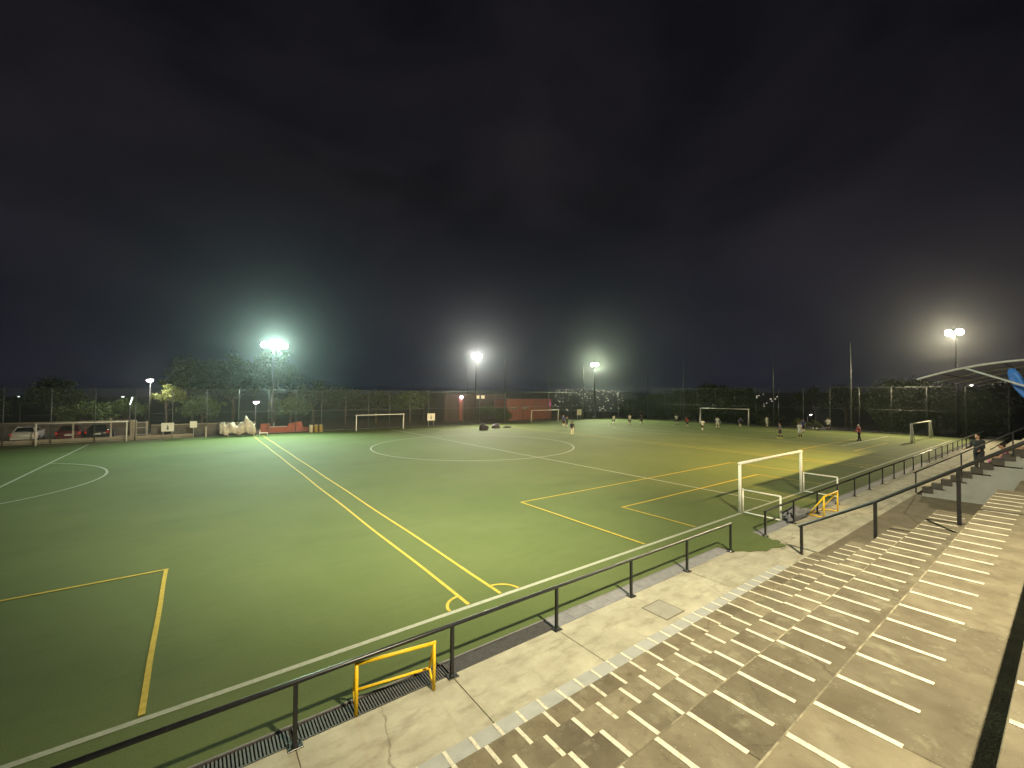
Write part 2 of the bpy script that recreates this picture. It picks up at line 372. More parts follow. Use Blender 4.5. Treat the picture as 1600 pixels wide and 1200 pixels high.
MB().box(-.335, .335, -.325, .325, -.01, .004).build('frame', M['floor2'], mh)

# ------------------------------------------------------------------ rails
def post_mesh(h, z0=0., r=.026): return MB().box(-r, r, -r, r, z0, h).mesh('post', M['black_steel'])
RH = .862
pm = post_mesh(RH-.02); bpm_ = MB().bbox(-.095, .095, -.085, .085, .006, .020, .004).tube([(0, 0, .02), (0, 0, .05)], [.05, .03], 10)
for sx_ in (-.07, .07):
    for sy_ in (-.06, .06): bpm_.tube([(sx_, sy_, .018), (sx_, sy_, .034)], .011, 6)
bpm = bpm_.mesh('base_plate', M['black_steel'])
def rail(xs, x0, x1, label):
    t = tag(empty('handrail', (xs[0], 6.43, 0)), label, 'handrail')
    MB().tube([(x0-xs[0], 0, RH), (x1-xs[0], 0, RH)], .034, 12).build('rail', M['black_steel'], t, True)
    for x in xs:
        p = link('post', pm, t, (x-xs[0], 0, 0)); link('base_plate', bpm, p)
    return t
xs1 = [PX+i*PS for i in range(-3, 6)]
rail(xs1, xs1[0]-1.5, xs1[-1]+.03, 'long black steel handrail beside the drain in front of the near bleacher')
xs2 = [PX+i*PS for i in range(6, 30)]
rail(xs2, xs2[0]-.02, xs2[-1]+.03, 'black steel handrail running away along the pitch beyond the turf gap')

# ------------------------------------------------------------------ near bleacher
TYs = [4.45, 3.71, 2.99, 2.26, 1.36, .31, -.72, -1.7, -2.7]
TZ = [.45*(k+1) for k in range(8)]
ENDX = [13.9, 14.15, 14.9, 15.8, 17.7, 19.6, 19.6, 19.6]
SP = [.465, .434, .452, .493, .557, .62, .62, .62]; SX0 = [3.41, 2.82, 2.93, 2.78, 3.60, 4.25, 4.3, 4.4]
bl = tag(empty('bleacher', (0, 5.05, 0)), 'large near bleacher of brown concrete tiers with white seat lines', 'bleacher')
def rel(p, o): return (p[0]-o[0], p[1]-o[1], p[2]-o[2])
# low grey first step
gs = MB().box(-12, 13.0, 4.455-5.05, 0, -.2, .085).build('step', M['grey_step'], bl)
gsl = MB().bbox(.006, .392, -.53, 0.004, .0, .016, .004).mesh('step_slab', M['grey_step'])
lnm0 = MB().box(-.026, .026, -.34, -.005, 0, .0045).mesh('seat_line', M['seat_line'])
for i in range(-8, 23):
    x = 3.87+i*.398
    link('step_slab', gsl, gs, (x, 0, .086)); link('seat_line', lnm0, gs, (x, 0, .1025))
for k in range(8):
    y0, y1, z = TYs[k], TYs[k+1], TZ[k]; e = ENDX[k]
    tier = MB().box(-12, e, y1-.3, y0-.012, z-.62, z-.052).build('tier', M['tier'], bl, loc=(0, -5.05, 0))
    d = y0-y1; sp = SP[k]; nsl = 1 if k < 3 else 5
    smesh = MB().bbox(.0015, sp*nsl-.0015, -d-.02, 0, z-.05, z, .006).mesh('slab', M['tier'])
    ln = MB().box(-.028, .028, -.56, -.012, z, z+.004).mesh('seat_line', M['seat_line'])
    i = 0; n0 = int((SX0[k]+1.5)/sp)
    x = SX0[k]-n0*sp
    while x+sp < e+.02:
        if i % nsl == 0 and x+sp*nsl < e+.02: link('slab', smesh, tier, (x, y0, 0)); xe = x+sp*nsl
        i += 1
        o = link('seat_line', ln, tier, (x+random.uniform(-.008, .008), y0, .0)); o.rotation_euler = (0, 0, random.uniform(-.012, .012))
        x += sp
    MB().bbox(xe+.001, e, y1-.02, y0, z-.05, z, .007).build('end_slab', M['tier'], tier)
    if k in (3, 4): MB().box(-12, e, y0-.012, y0+.0025, z-.02, z+.0025).build('worn_nosing', M['nosing'], tier)
    MB().bbox(-12, SX0[k]-n0*sp-.005, y1-.02, y0, z-.05, z, .007).build('end_slab', M['tier'], tier)
    if k in (1, 3, 4): MB().box(e-.001, e+.012, y1+.05, y0-.02, z-.3, z-.01).build('painted_edge', M['yellow_paint'], tier)
tag(MB().box(-12, 19.6, -3.2, -3.0, -.05, 5.2).build('back_wall', M['side_wall']), 'plain grey wall behind the top of the near bleacher', 'wall')
# stair rail at the far end of the near bleacher
srl = tag(empty('stair_rail', (14.55, 5.04, 0)), 'thick black sloping stair rail at the end of the near bleacher', 'handrail')
pts = [(14.72, 5.06, 0.), (13.85, 3.12, 1.24), (13.32, 1.58, 2.35)]
tops = [(p[0], p[1], p[2]+.87) for p in pts]
ext0 = Vector(tops[0])-(Vector(tops[1])-Vector(tops[0]))*.04; ext1 = Vector(tops[2])+(Vector(tops[2])-Vector(tops[1]))*1.5
O = (14.55, 5.04, 0)
MB().tube([rel(ext0, O), rel(tops[0], O), rel(tops[1], O), rel(tops[2], O), rel(ext1, O)], .038, 12).build('rail', M['black_steel'], srl, True)
for p, tp in zip(pts+[tuple(Vector(pts[2])+(Vector(pts[2])-Vector(pts[1]))*1.3)], tops+[tuple(Vector(tops[2])+(Vector(tops[2])-Vector(tops[1]))*1.3)]):
    MB().box(-.033, .033, -.033, .033, -.35 if p[2] > .1 else 0, .85).build('post', M['black_steel'], srl, loc=rel(p, O))

# floor and back wall of the yard between the bleachers
tag(MB().box(13.0, 28.2, -2.2, 4.82, -.045, .002).build('yard_floor', M['floor2']), kind='structure')
tag(MB().box(13.0, 76, 4.825, 5.075, -.045, .001).build('walkway_edge', M['walk']), kind='structure')
tag(MB().box(19.8, 27.9, -2.4, -2.2, -.05, 2.2).build('yard_wall', M['side_wall']), 'low grey wall at the back of the yard between bleachers', 'wall')
ld = tag(empty('landing', (19.5, 1.0, 0)), 'brown concrete landing with a dark edge beside the end of the near bleacher', 'landing')
MB().box(-1.7, 4.2, -1.6, .25, 0, 1.72).build('body', M['floor2'], ld)
MB().bbox(-1.72, 4.22, -1.6, .27, 1.721, 1.80, .01).build('top_slab', M['tier'], ld)
MB().box(4.21, 4.23, -1.5, .2, 1.3, 1.72).build('painted_edge', M['yellow_paint'], ld)

# ------------------------------------------------------------------ far bleacher with side stair and canopy
b2 = tag(empty('bleacher', (28, 5.0, 0)), 'far covered bleacher with a pale grey side wall and stepped dark edge', 'bleacher')
B2 = (28, 5.0, 0)
for k in range(7):
    y0, y1, z = TYs[k]+.1, TYs[k+1]+.1, TZ[k]
    t_ = MB().box(.35, 24, y1-.25-5, y0-5, z-.6 if k else 0, z-.06).build('tier', M['tier'], b2)
    MB().bbox(.0, 24, y1-.03-5, y0+.03-5, z-.058, z, .01).build('tread', M['cream'], t_)
# side wall under the stair
prof = [(4.55-5, 0), (4.55-5, .2)]
nst = 13; yy = 4.50; zz = .26
for i in range(nst):
    prof += [(yy-5, zz), (yy-.318-5, zz)]; yy -= .318; zz += .232
prof += [(yy-5, 0)]
MB().prism(prof, 0, .0, .34).build('side_wall', M['side_wall'], b2)
yy = 4.50; zz = .26; st = MB()
stm = MB().box(-.05, .36, -.345, .03, 0, .26).mesh('stair_step', M['dark_stair'])
for i in range(nst):
    link('stair_step', stm, b2, (0, yy-5, zz-.07)); yy -= .318; zz += .232
sr2 = tag(empty('stair_rail', (27.9, 4.74, 0)), 'thin black stair rail on the side of the far bleacher', 'handrail')
dd = Vector((0, -1.53, 1.08)); a0 = Vector((0, 0, 1.12))
MB().tube([a0-dd*.05, a0, a0+dd*3.2], .028, 10).build('rail', M['black_steel'], sr2, True)
for i in range(4):
    q = a0+dd*i; MB().box(-.025, .025, q.y-.025, q.y+.025, max(0, q.z-1.0), q.z-.01).build('post', M['black_steel'], sr2)

cn = tag(empty('canopy', (29, 0, 0)), 'arched canopy with pale tubes and dark blue membrane over the far bleacher', 'canopy')
def arch(y):   # z of the arch at y
    return 6.43-.047*(y-.7)**2
ys = [4.82-i*(8.3/20) for i in range(21)]
def arc_tube(x, r): return MB().tube([(x, y, arch(y)) for y in ys], r, 8)
for x in (0, 5.5, 11, 16.5, 22):
    rb = arc_tube(x, .055).build('arch_tube', M['pale_steel'], cn, True)
    MB().tube([(x, 3.15, arch(3.15)-.03), (x, 1.4, 5.27), (x, -1.6, 3.62)], .045, 8).build('brace', M['pale_steel'], rb, True)
    MB().tube([(x, -1.6, 2.7), (x, -1.6, arch(-1.6))], .09, 8).build('column', M['pale_steel'], rb, True)
for y in (4.0, 2.0, .2, -1.8): MB().tube([(0, y, arch(y)-.04), (22, y, arch(y)-.04)], .03, 6).build('purlin', M['mast_steel'], cn, True)
mv = []; mf = []
for s_, dz in ((0, .03), (1, .045)):
    for i, y in enumerate(ys):
        for j in range(12): mv.append((-.05+j*2.02, y, arch(y)+dz+.03-.05*math.sin(PI*((j*2.02) % 5.5)/5.5)))
n_ = 21*12
for s_ in (0, 1):
    for i in range(20):
        for j in range(11): a = s_*n_+i*12+j; mf.append((a, a+1, a+13, a+12))
MB().add(mv, mf).build('membrane', M['blue_tarp'], cn, True)
# loose hanging flap of membrane
fv = []; ff = []
prof = [(1.78, 6.05, .18), (1.72, 5.8, .30), (1.62, 5.5, .34), (1.52, 5.2, .30), (1.42, 4.9, .20), (1.36, 4.68, .05)]
for i, (y, z, w) in enumerate(prof):
    for j in range(5): fv.append((.25+.07*math.sin(j*2.2+i*.8), y-.02+w*1.2*(j/4-.5), z+.02*math.sin(j*1.3)))
for i in range(5):
    for j in range(4): a = i*5+j; ff.append((a, a+1, a+6, a+5))
fo = MB().add(fv, ff).build('hanging_flap', M['blue_flap'], cn, True)
so = fo.modifiers.new('thick', 'SOLIDIFY'); so.thickness = .012

# ------------------------------------------------------------------ goals
def goal(name, loc, rz, w, h, r, depth, label, material='white_paint', low=None):
    """goal mouth along local X, back towards local -Y"""
    g = tag(empty('goal', loc, rz), label, 'goal', 'white football goals')
    m_ = M[material]
    for s in (-1, 1):
        p = MB().tube([(s*w/2, 0, 0), (s*w/2, 0, h)], r, 10).build('post', m_, g, True)
        MB().tube([(s*w/2, 0, h)]*1+[(s*w/2+s*.16, -.02, h)], r*.5, 6).build('net_hook', m_, p, True)
        lh = low or h
        MB().tube([(s*w/2, -.12, .0), (s*w/2, -.12, lh+.05)], r*.55, 8).build('frame_upright', m_, g, True)
        MB().tube([(s*w/2, -.1, lh), (s*w/2, -depth, lh if low else .1)], r*.5, 8).build('side_bar', m_, g, True)
        MB().tube([(s*w/2, -.1, .05), (s*w/2, -depth, .05)], r*.5, 8).build('ground_bar', m_, g, True)
        if low: MB().tube([(s*w/2, -depth, .0), (s*w/2, -depth, lh)], r*.6, 8).build('rear_upright', m_, g, True)
    MB().tube([(-w/2-r, 0, h), (w/2+r, 0, h)], r, 10).build('crossbar', m_, g, True)
    return g
goal('near', (21.06, 8.33, 0), 0, 6.36, 2.0, .06, 1.5, 'white goal on the near touchline with low side frames behind the handrail', low=.95)
goal('left', (-8.3, 54.6, 0), PI, 5.9, 1.95, .05, .3, 'faint white goal in front of the parked cars at far left')
goal('mid', (19.2, 54.2, 0), PI, 6.2, 2.0, .055, .3, 'white goal against the dark fence behind the yellow double lines')
goal('mid2', (48.6, 55.4, 0), PI, 6.2, 2.0, .055, .3, 'white goal in front of the red brick building')
goal('far', (68.1, 34.2, 0), -PI/2+.14, 7.32, 2.6, .065, .4, 'large white goal on the far goal line among the players')
goal('right', (62.7, 10.2, 0), 0, 9.0, 1.95, .06, .3, 'white goal at far right beside the end of the handrail')

def mini_goal(loc, rz, w, h, d, label):
    g = tag(empty('mini_goal', loc, rz), label, 'goal')
    m_ = M['yellow_paint']; r = .028
    for s in (-1, 1):
        MB().tube([(s*w/2, 0, 0), (s*w/2, 0, h)], r, 8).build('post', m_, g, True)
        MB().tube([(s*w/2, 0, h-.02), (s*w/2, d, .2)], r*.75, 8).build('side_brace', m_, g, True)
        MB().tube([(s*w/2, 0, .02), (s*w/2, d, .2)], r*.75, 8).build('side_bar', m_, g, True)
    MB().tube([(-w/2-r, 0, h), (w/2+r, 0, h)], r, 8).build('crossbar', m_, g, True)
    MB().tube([(-w/2, d, .2), (w/2, d, .2)], r*.75, 8).build('rear_bar', m_, g, True)
    return g
mini_goal((2.57, 6.40, .006), math.atan2(-.19, 1.17), 1.19, .75, .26, 'small yellow goal frame standing over the drain at the near handrail')
g2_ = tag(empty('mini_goal', (20.5, 6.0, .006), 0), 'small yellow goal frame with slanted sides on the walkway by the white goal', 'goal')
for s in (-1, 1):
    MB().tube([(s*.78, 0, .03), (s*.78, 0, .84)], .03, 8).build('post', M['yellow_paint'], g2_, True)
    MB().tube([(s*.78, 0, .83), (s*.72-.05, .52, .03)], .024, 8).build('side_brace', M['yellow_paint'], g2_, True)
    MB().tube([(s*.78, 0, .03), (s*.72-.05, .52, .03)], .024, 8).build('side_bar', M['yellow_paint'], g2_, True)
MB().tube([(-.8, 0, .84), (.8, 0, .84)], .03, 8).build('crossbar', M['yellow_paint'], g2_, True)
MB().tube([(-.78, .52, .03), (.68, .52, .03)], .024, 8).build('rear_bar', M['yellow_paint'], g2_, True)

def lump(name, loc, r, material, label, cat, amp=.25, n=18, m_=10, flat=True, seed=1, group=None):
    rnd = random.Random(seed); ph = [rnd.uniform(0, 6) for _ in range(9)]
    b = MB().ball((0, 0, 0), 1, n, m_); v = []
    for x, y, z in b.v:
        k = 1+amp*(math.sin(3*x+ph[0])*math.sin(4*y+ph[1])+.6*math.sin(7*x+ph[2])*math.sin(6*z+ph[3])+.5*math.sin(9*y+ph[4]+5*z))
        z2 = z*k; v.append((x*k*r[0], y*k*r[1], max(-.02 if flat else -9, (z2+.55)*r[2]/1.5)))
    b.v = v; return tag(b.build(name, material, smooth=True, loc=loc), label, cat, group)
lump('crumpled_tarpaulin', (19.0, 6.72, .01), (1.0, .32, .30), M['tarp_grey'], 'crumpled grey tarpaulin lying on the drain beside the small yellow goal', 'tarpaulin', .35, 26, 14, seed=4)

# ------------------------------------------------------------------ perimeter fences (real wire diagonals)
def fence(name, p0, p1, h, posts, label, spacing=.12, wire=.0045, rails=(1.0, .51, .02)):
    d = Vector((p1[0]-p0[0], p1[1]-p0[1], 0)); Ln = d.length; ang = math.atan2(d.y, d.x)
    t = tag(empty(name, (p0[0], p0[1], 0), ang), label, 'fence')
    for q in rails: MB().tube([(0, 0, h*q), (Ln, 0, h*q)], .026, 6).build('rail', M['grey_steel'], t, True)
    pme = MB().tube([(0, 0, 0), (0, 0, h+.03)], .04, 8).mesh('post', M['grey_steel'], True)
    for x in posts: link('post', pme, t, (x, 0, 0))
    b = MB(); n = int((Ln+h)/spacing)
    for s in (1, -1):
        for i in range(n):
            x0 = i*spacing-(h if s > 0 else 0); a = Vector((x0, .03*s*.2, 0)); c = Vector((x0+s*h, .03*s*.2, h))
            if s < 0: a.x += 0; 
            # clip to 0..Ln
            def at(xx): return a+(c-a)*((xx-a.x)/(c.x-a.x))
            lo, hi = (a, c)
            if lo.x < 0: lo = at(0)
            if hi.x < 0: hi = at(0)
            if lo.x > Ln: lo = at(Ln)
            if hi.x > Ln: hi = at(Ln)
            if (hi-lo).length < .2: continue
            w = wire
            b.add([(lo.x-w, lo.y, lo.z), (lo.x+w, lo.y, lo.z), (lo.x, lo.y+w, lo.z), (hi.x-w, hi.y, hi.z), (hi.x+w, hi.y, hi.z), (hi.x, hi.y+w, hi.z)],
                  [(0, 1, 4, 3), (1, 2, 5, 4), (2, 0, 3, 5)])
    o = b.build('wire_mesh', M['net'], t); o['kind'] = 'stuff'
    return t
FY = 56.4
fence('chain_link_fence', (-31, FY), (64.5, FY), 5.1, [i*2.9 for i in range(34)], 'tall grey chain link fence along the far touchline')
fence('chain_link_fence', (64.5, FY), (71, 50.0), 5.2, [3.0, 6.0], 'short angled chain link fence at the far corner of the pitch')
fence('chain_link_fence', (71, 50), (71, 4.4), 5.9, [i*3.25 for i in range(1, 15)], 'tall chain link fence behind the far goal at the right end')
def pole(x, y, h, r, label):
    t = tag(empty('net_pole', (x, y, 0)), label, 'pole', 'tall slim net poles')
    MB().tube([(0, 0, -.05), (0, 0, h*.5), (0, 0, h)], [r, r*.85, r*.6], 8).build('shaft', M['grey_steel'], t, True)
    MB().bbox(-.16, .16, -.16, .16, 0, .03).build('base_plate', M['grey_steel'], t)
    MB().tube([(0, 0, h), (0, 0, h+.04)], r*.75, 8).build('cap', M['grey_steel'], t, True)
pole(41.0, 57.0, 10.5, .085, 'tall pale pole rising left of the red brick building')
pole(33.9, 57.0, 9.0, .05, 'thin faint pole right of the middle floodlight mast')
pole(51.0, 57.2, 9.6, .05, 'thin faint pole above the red brick building')
pole(59.7, 57.0, 10.2, .07, 'tall slim pole left of the lime floodlight')
pole(71.1, 50.6, 11.5, .075, 'tall slim pole in front of the left end of the hedge')
pole(71.1, 43.0, 11.2, .06, 'faint slim pole above the hedge left of the far goal')
pole(71.1, 28.0, 12.3, .08, 'tall slim pole just right of the far goal')
pole(71.1, 18.4, 12.0, .085, 'tallest slim pole at the right end near the player in the red jacket')

# ------------------------------------------------------------------ floodlight masts
def aim(o, target):
    d = Vector(target)-Vector(o.matrix_world.translation if False else o['_p']); o.rotation_euler = d.to_track_quat('-Z', 'Y').to_euler(); del o['_p']
def spot(name, loc, target, power, col, cone, blend, parent, rad=.25):
    l = bpy.data.lights.new(name, 'SPOT'); l.energy = power; l.color = col; l.spot_size = math.radians(cone); l.spot_blend = blend; l.shadow_soft_size = rad
    o = bpy.data.objects.new(name, l); COL.objects.link(o); o['_p'] = loc
    o.location = loc; aim(o, target); o.parent = parent; o.matrix_parent_inverse = Matrix.Translation(parent.location).inverted()
    return o
def mast(base, h, heads, lens, target, lights, label, face=None, span=1.9):
    t = tag(empty('floodlight_mast', base), label, 'floodlight mast', 'floodlight masts around the pitch')
    MB().tube([(0, 0, -.3), (0, 0, h*.55), (0, 0, h+.2)], [.16, .12, .08], 10).build('mast_pole', M['mast_steel'], t, True)
    f = Vector((target[0]-base[0], target[1]-base[1], 0)).normalized() if face is None else Vector((face[0]-base[0], face[1]-base[1], 0)).normalized()
    sd = Vector((-f.y, f.x, 0))
    MB().tube([sd*(-span/2)+Vector((0, 0, h)), sd*(span/2)+Vector((0, 0, h))], .05, 8).build('crossarm', M['mast_steel'], t, True)
    for i in range(heads):
        off = sd*((i/(heads-1)-.5)*span if heads > 1 else 0)
        p = off+f*.22+Vector((0, 0, h+.05)); fd = (f+Vector((0, 0, -.42))).normalized(); u_ = sd.cross(fd).normalized()
        if u_.z < 0: u_ = -u_
        hd = MB().tube([p-fd*.30, p-fd*.22, p-fd*.02, p+fd*.10], [.12, .20, .36, .42], 18).build('lamp_head', M['lens_housing'], t, True)
        MB().tube([p+fd*.101, p+fd*.13, p+fd*.15], [.40, .36, .2], 18).build('lens', M[lens], hd, True)
        MB().box(p.x-.03, p.x+.03, p.y-.03, p.y+.03, p.z-.5, p.z-.30).build('yoke', M['mast_steel'], hd)
    for (tg, pw, c, cone, bl_) in lights:
        spot('lamp_light', tuple(Vector(base)+f*.5+Vector((0, 0, h-.05))), tg, pw, c, cone, bl_, t)
    return t
GREEN, WHITE, LIME, WARM = (.70, 1., .72), (1., .95, .74), (.90, 1., .60), (1., .84, .50)
mast((7.6, 60.2, 0), 10.7, 3, 'lens_green', (14, 25, 0), [((1, 26, 0), 60000, GREEN, 122, 1.)], 'floodlight mast with three green white lamps at far left of the pitch', span=2.3)
mast((37.4, 60.2, 0), 11.05, 2, 'lens_white', (24, 25, 0), [((28, 27, 0), 44000, WHITE, 118, 1.)], 'floodlight mast with white lamps behind the middle of the far touchline', span=.9)
mast((66.35, 60.2, 0), 10.95, 2, 'lens_lime', (40, 25, 0), [((50, 30, 0), 42000, LIME, 118, 1.)], 'floodlight mast with yellow green lamps at the far corner of the pitch', span=.8)
mast((75, 8.9, 0), 12.65, 2, 'lens_warm', (40, 20, 0), [((52, 20, 0), 42000, WARM, 118, 1.)], 'floodlight mast with warm white lamps above the canopy at right', span=1.0)
# near side masts, behind the stands (their shadows of the rail and goal fall onto the turf)
mast((5.0, -4.9, 0), 15.0, 4, 'lens_warm', (9, 20, 0), [((15, 6, 0), 33000, (1., .885, .58), 122, 1.), ((9, 31, 0), 98000, (1., .95, .68), 66, 1.)], 'floodlight mast standing behind the near bleacher', span=2.4)
mast((37.0, -4.9, 0), 15.0, 3, 'lens_warm', (36, 20, 0), [((33, 19, 0), 115000, (1., .66, .24), 84, 1.)], 'floodlight mast standing behind the far bleacher', span=2.0)

# ------------------------------------------------------------------ far left yard: kerb, block wall, gate, cars
tag(MB().bbox(-40, -.2, 57.2, 57.5, -.3, .32, .02).build('kerb_wall', M['kerb']), 'low pale concrete kerb wall in front of the parked cars', 'kerb')
tag(MB().box(-45, 12, 57.5, 63.4, -.05, -.02).build('car_park', M['floor2']), kind='structure')
bw = tag(empty('block_wall', (-30, 63.6, 0)), 'long grey brown block wall behind the parked cars', 'wall')
MB().box(0, 24.6, 0, .2, -.1, 1.55).build('wall_core', M['grey_wall'], bw)
blk = MB().bbox(.01, .59, -.03, -.001, .0, .21, .004).mesh('block', M['grey_wall'])
for r_ in range(7):
    for c_ in range(40):
        x = c_*.6+(.3 if r_ % 2 else 0)
        if x < 24 and c_ > 12 and r_ < 7: link('block', blk, bw, (x, 0, .01+r_*.22))
MB().box(-.02, 24.62, -.05, .25, 1.552, 1.63).build('coping', M['kerb'], bw)
bw2 = tag(empty('block_wall', (-3.9, 59.6, 0)), 'grey block wall right of the gate behind the white signs', 'wall')
MB().box(0, 9.6, 0, .2, -.1, 1.18).build('wall_core', M['grey_wall'], bw2); MB().box(-.02, 9.62, -.05, .25, 1.182, 1.25).build('coping', M['kerb'], bw2)
for r_ in range(5):
    for c_ in range(15): link('block', blk, bw2, (c_*.6+(.3 if r_ % 2 else 0), 0, .01+r_*.22))
gp = tag(empty('gate', (-5.25, 59.2, 0)), 'pale gate pillar with a grey sheet gate and side post', 'gate')
MB().bbox(-.24, .24, -.2, .2, -.05, 1.84, .03).build('pillar', M['pillar'], gp)
MB().box(.26, .95, -.03, .03, .05, 1.66).build('gate_leaf', M['grey_wall'], gp)
MB().bbox(.96, 1.14, -.09, .09, -.05, 1.7, .02).build('gate_post', M['pillar'], gp)
for z in (.3, 1.0, 1.55): MB().box(.28, .94, -.055, -.032, z, z+.06).build('gate_rail', M['pale_steel'], gp)
def stick(x, y, h, label):
    t = tag(empty('marker_post', (x, y, 0)), label, 'post'); MB().bbox(-.06, .06, -.06, .06, 0, h, .015).build('shaft', M['pillar'], t); MB().bbox(-.08, .08, -.08, .08, h+.001, h+.05).build('cap', M['pillar'], t)
stick(-9.55, 58.2, 1.75, 'slim pale post standing between the dark red car and the goal')
stick(-6.9, 58.4, 2.1, 'slim pale post left of the gate pillar')

def car(loc, rz, paint, label):
    c = tag(empty('parked_car', loc, rz), label, 'car', 'cars parked behind the far left goal')
    # profile in (y, z): rear at y=0 facing -Y, front at y=4.2
    W2 = .86
    secs = [(0, .42, .72, .80), (.06, .3, .98, .84), (.5, .26, 1.02, .86), (1.2, .24, 1.0, .86), (2.9, .24, .96, .86), (3.7, .26, .86, .84), (4.15, .32, .72, .76), (4.22, .4, .62, .70)]
    b = MB(); v = []; f = []
    for (y, z0, z1, w) in secs: v += [(-w+.05, y, z0), (-w, y, z0+.12), (-w, y, z1-.12), (-w+.1, y, z1), (w-.1, y, z1), (w, y, z1-.12), (w, y, z0+.12), (w-.05, y, z0)]
    for i in range(len(secs)-1):
        for k in range(8): k2 = (k+1) % 8; f.append((i*8+k, i*8+k2, i*8+8+k2, i*8+8+k))
    f += [tuple(range(8)), tuple(range(len(secs)*8-1, len(secs)*8-9, -1))]
    body = b.add(v, f).build('body', M[paint], c, True)
    cv = [(-.72, .12, 1.0), (.72, .12, 1.0), (.74, 3.0, .97), (-.74, 3.0, .97), (-.56, .55, 1.42), (.56, .55, 1.42), (.56, 1.9, 1.44), (-.56, 1.9, 1.44)]
    cab = MB().add(cv, [(4, 5, 6, 7), (0, 1, 5, 4), (1, 2, 6, 5), (2, 3, 7, 6), (3, 0, 4, 7)]).build('cabin', M[paint], c)
    def pane(a, bq, cq, d, n_):
        cen = sum((Vector(q) for q in (a, bq, cq, d)), Vector())/4; nn = (Vector(bq)-Vector(a)).cross(Vector(d)-Vector(a)).normalized()
        if nn.dot(cen-Vector((0, 1.5, 1.1))) < 0: nn = -nn
        MB().add([cen+(Vector(q)-cen)*.86+nn*.006 for q in (a, bq, cq, d)]+[cen+(Vector(q)-cen)*.86-nn*.01 for q in (a, bq, cq, d)], [(0, 1, 2, 3), (0, 1, 5, 4), (1, 2, 6, 5), (2, 3, 7, 6), (3, 0, 4, 7)]).build('window', M['dark_glass'], cab)
    pane(cv[0], cv[1], cv[5], cv[4], 'r'); pane(cv[1], cv[2], cv[6], cv[5], 's'); pane(cv[3], cv[0], cv[4], cv[7], 's'); pane(cv[2], cv[3], cv[7], cv[6], 'f')
    for s in (-1, 1):
        for y in (.8, 3.4):
            w_ = MB().tube([(s*.70, y, .31), (s*.885, y, .31)], .31, 18).build('wheel', M['tyre'], c)
            MB().tube([(s*.886, y, .31), (s*.895, y, .31)], .19, 14).build('rim', M['rim'], w_)
        MB().box(s*.78-.12, s*.78+.03 if s < 0 else s*.78+.06, -.012, .06, .66, .86).build('tail_light', M['tail'], body)
        MB().box(s*.6-.12, s*.6+.12, 4.17, 4.23, .58, .7).build('headlight', M['plate'], body)
        MB().bbox(s*.93-.09, s*.93+.09, 2.55, 2.68, .93, 1.07, .02).build('mirror', M[paint], body)
    MB().box(-.26, .26, -.02, .0, .52, .64).build('licence_plate', M['plate'], body)
    MB().bbox(-.84, .84, -.07, .1, .3, .5, .03).build('bumper', M[paint], body)
car((-12.9, 58.9, -.02), .05, 'car_white', 'white car parked at far left behind the kerb wall')
car((-9.95, 58.7, -.02), .04, 'car_red', 'dark red car with red tail lights parked behind the far left goal')
car((-7.95, 58.8, -.02), .0, 'car_black', 'black car parked left of the gate pillar')

def sign(loc, w, h, z, label, mark=True, post=True):
    t = tag(empty('sign', loc), label, 'sign')
    p = MB().bbox(-w/2, w/2, -.02, .0, z, z+h, .003).build('panel', M['sign'], t)
    if post:
        for s in ((-.35, .35) if w > .8 else (0,)): MB().tube([(s*w, .03, 0), (s*w, .03, z+h)], .03, 8).build('post', M['pale_steel'], t, True)
    if mark:
        MB().ball((0, -.022, z+h*.62), (h*.07, .004, h*.10), 10, 6).build('symbol', M['ink'], p)
        MB().prism([(-h*.10, z+h*.2), (h*.10, z+h*.2), (h*.08, z+h*.5), (-h*.08, z+h*.5)], 1, -.026, -.0205).build('symbol', M['ink'], p)
    return t
sign((-2.36, 56.15, 0), 1.02, .88, .74, 'white rectangular sign with a small dark figure symbol left of the fence post')
sign((-.24, 55.9, 0), .6, .68, 1.05, 'small square white sign on a single pale post', mark=False)
sign((27.25, 56.1, 0), 1.2, 1.02, .88, 'square white sign with faint print right of the middle goal')
sign((57.85, 56.3, 0), 1.2, 1.1, .85, 'pale blank panel near the far corner of the pitch', mark=False)

# pale sheet heaped over a rack
hp = tag(empty('covered_rack', (3.65, 55.3, 0)), 'lumpy pale grey sheet heaped over a low rack at the far touchline', 'covered rack')
rnd = random.Random(3); b = MB(); hv = []; hf = []; nx_, ny_ = 34, 9
for i in range(nx_+1):
    u_ = i/nx_
    for j in range(ny_+1):
        w_ = j/ny_; prof_ = 1.15+.18*math.sin(u_*9+1)+.12*math.sin(u_*23)+(.45 if .68 < u_ < .8 else 0)-(.25 if u_ < .1 else 0)
        a_ = PI*w_; y_ = -.45*math.cos(a_)+.07*math.sin(u_*31+w_*5); z_ = .28+.12*math.sin(u_*17+2)+prof_*math.sin(a_)**.6*(1+.1*math.sin(u_*40+w_*9))
        hv.append((-1.65+3.3*u_+.05*math.sin(w_*12+u_*20), y_, max(.08, z_)))
for i in range(nx_):
    for j in range(ny_): a = i*(ny_+1)+j; hf.append((a, a+1, a+ny_+2, a+ny_+1))
sh = b.add(hv, hf).build('sheet', M['heap'], hp, True); sm_ = sh.modifiers.new('thick', 'SOLIDIFY'); sm_.thickness = .03
for x in (-.9, 1.55):
    for y in (-.35, .35): MB().tube([(x, y, 0), (x, y, .9)], .04, 8).build('leg', M['white_paint'], hp, True)
MB().tube([(-1.5, 0, .88), (1.6, 0, .88)], .04, 8).build('top_bar', M['white_paint'], hp, True)
stick(.85, 56.0, 1.05, 'short pale post between the small square sign and the covered rack')

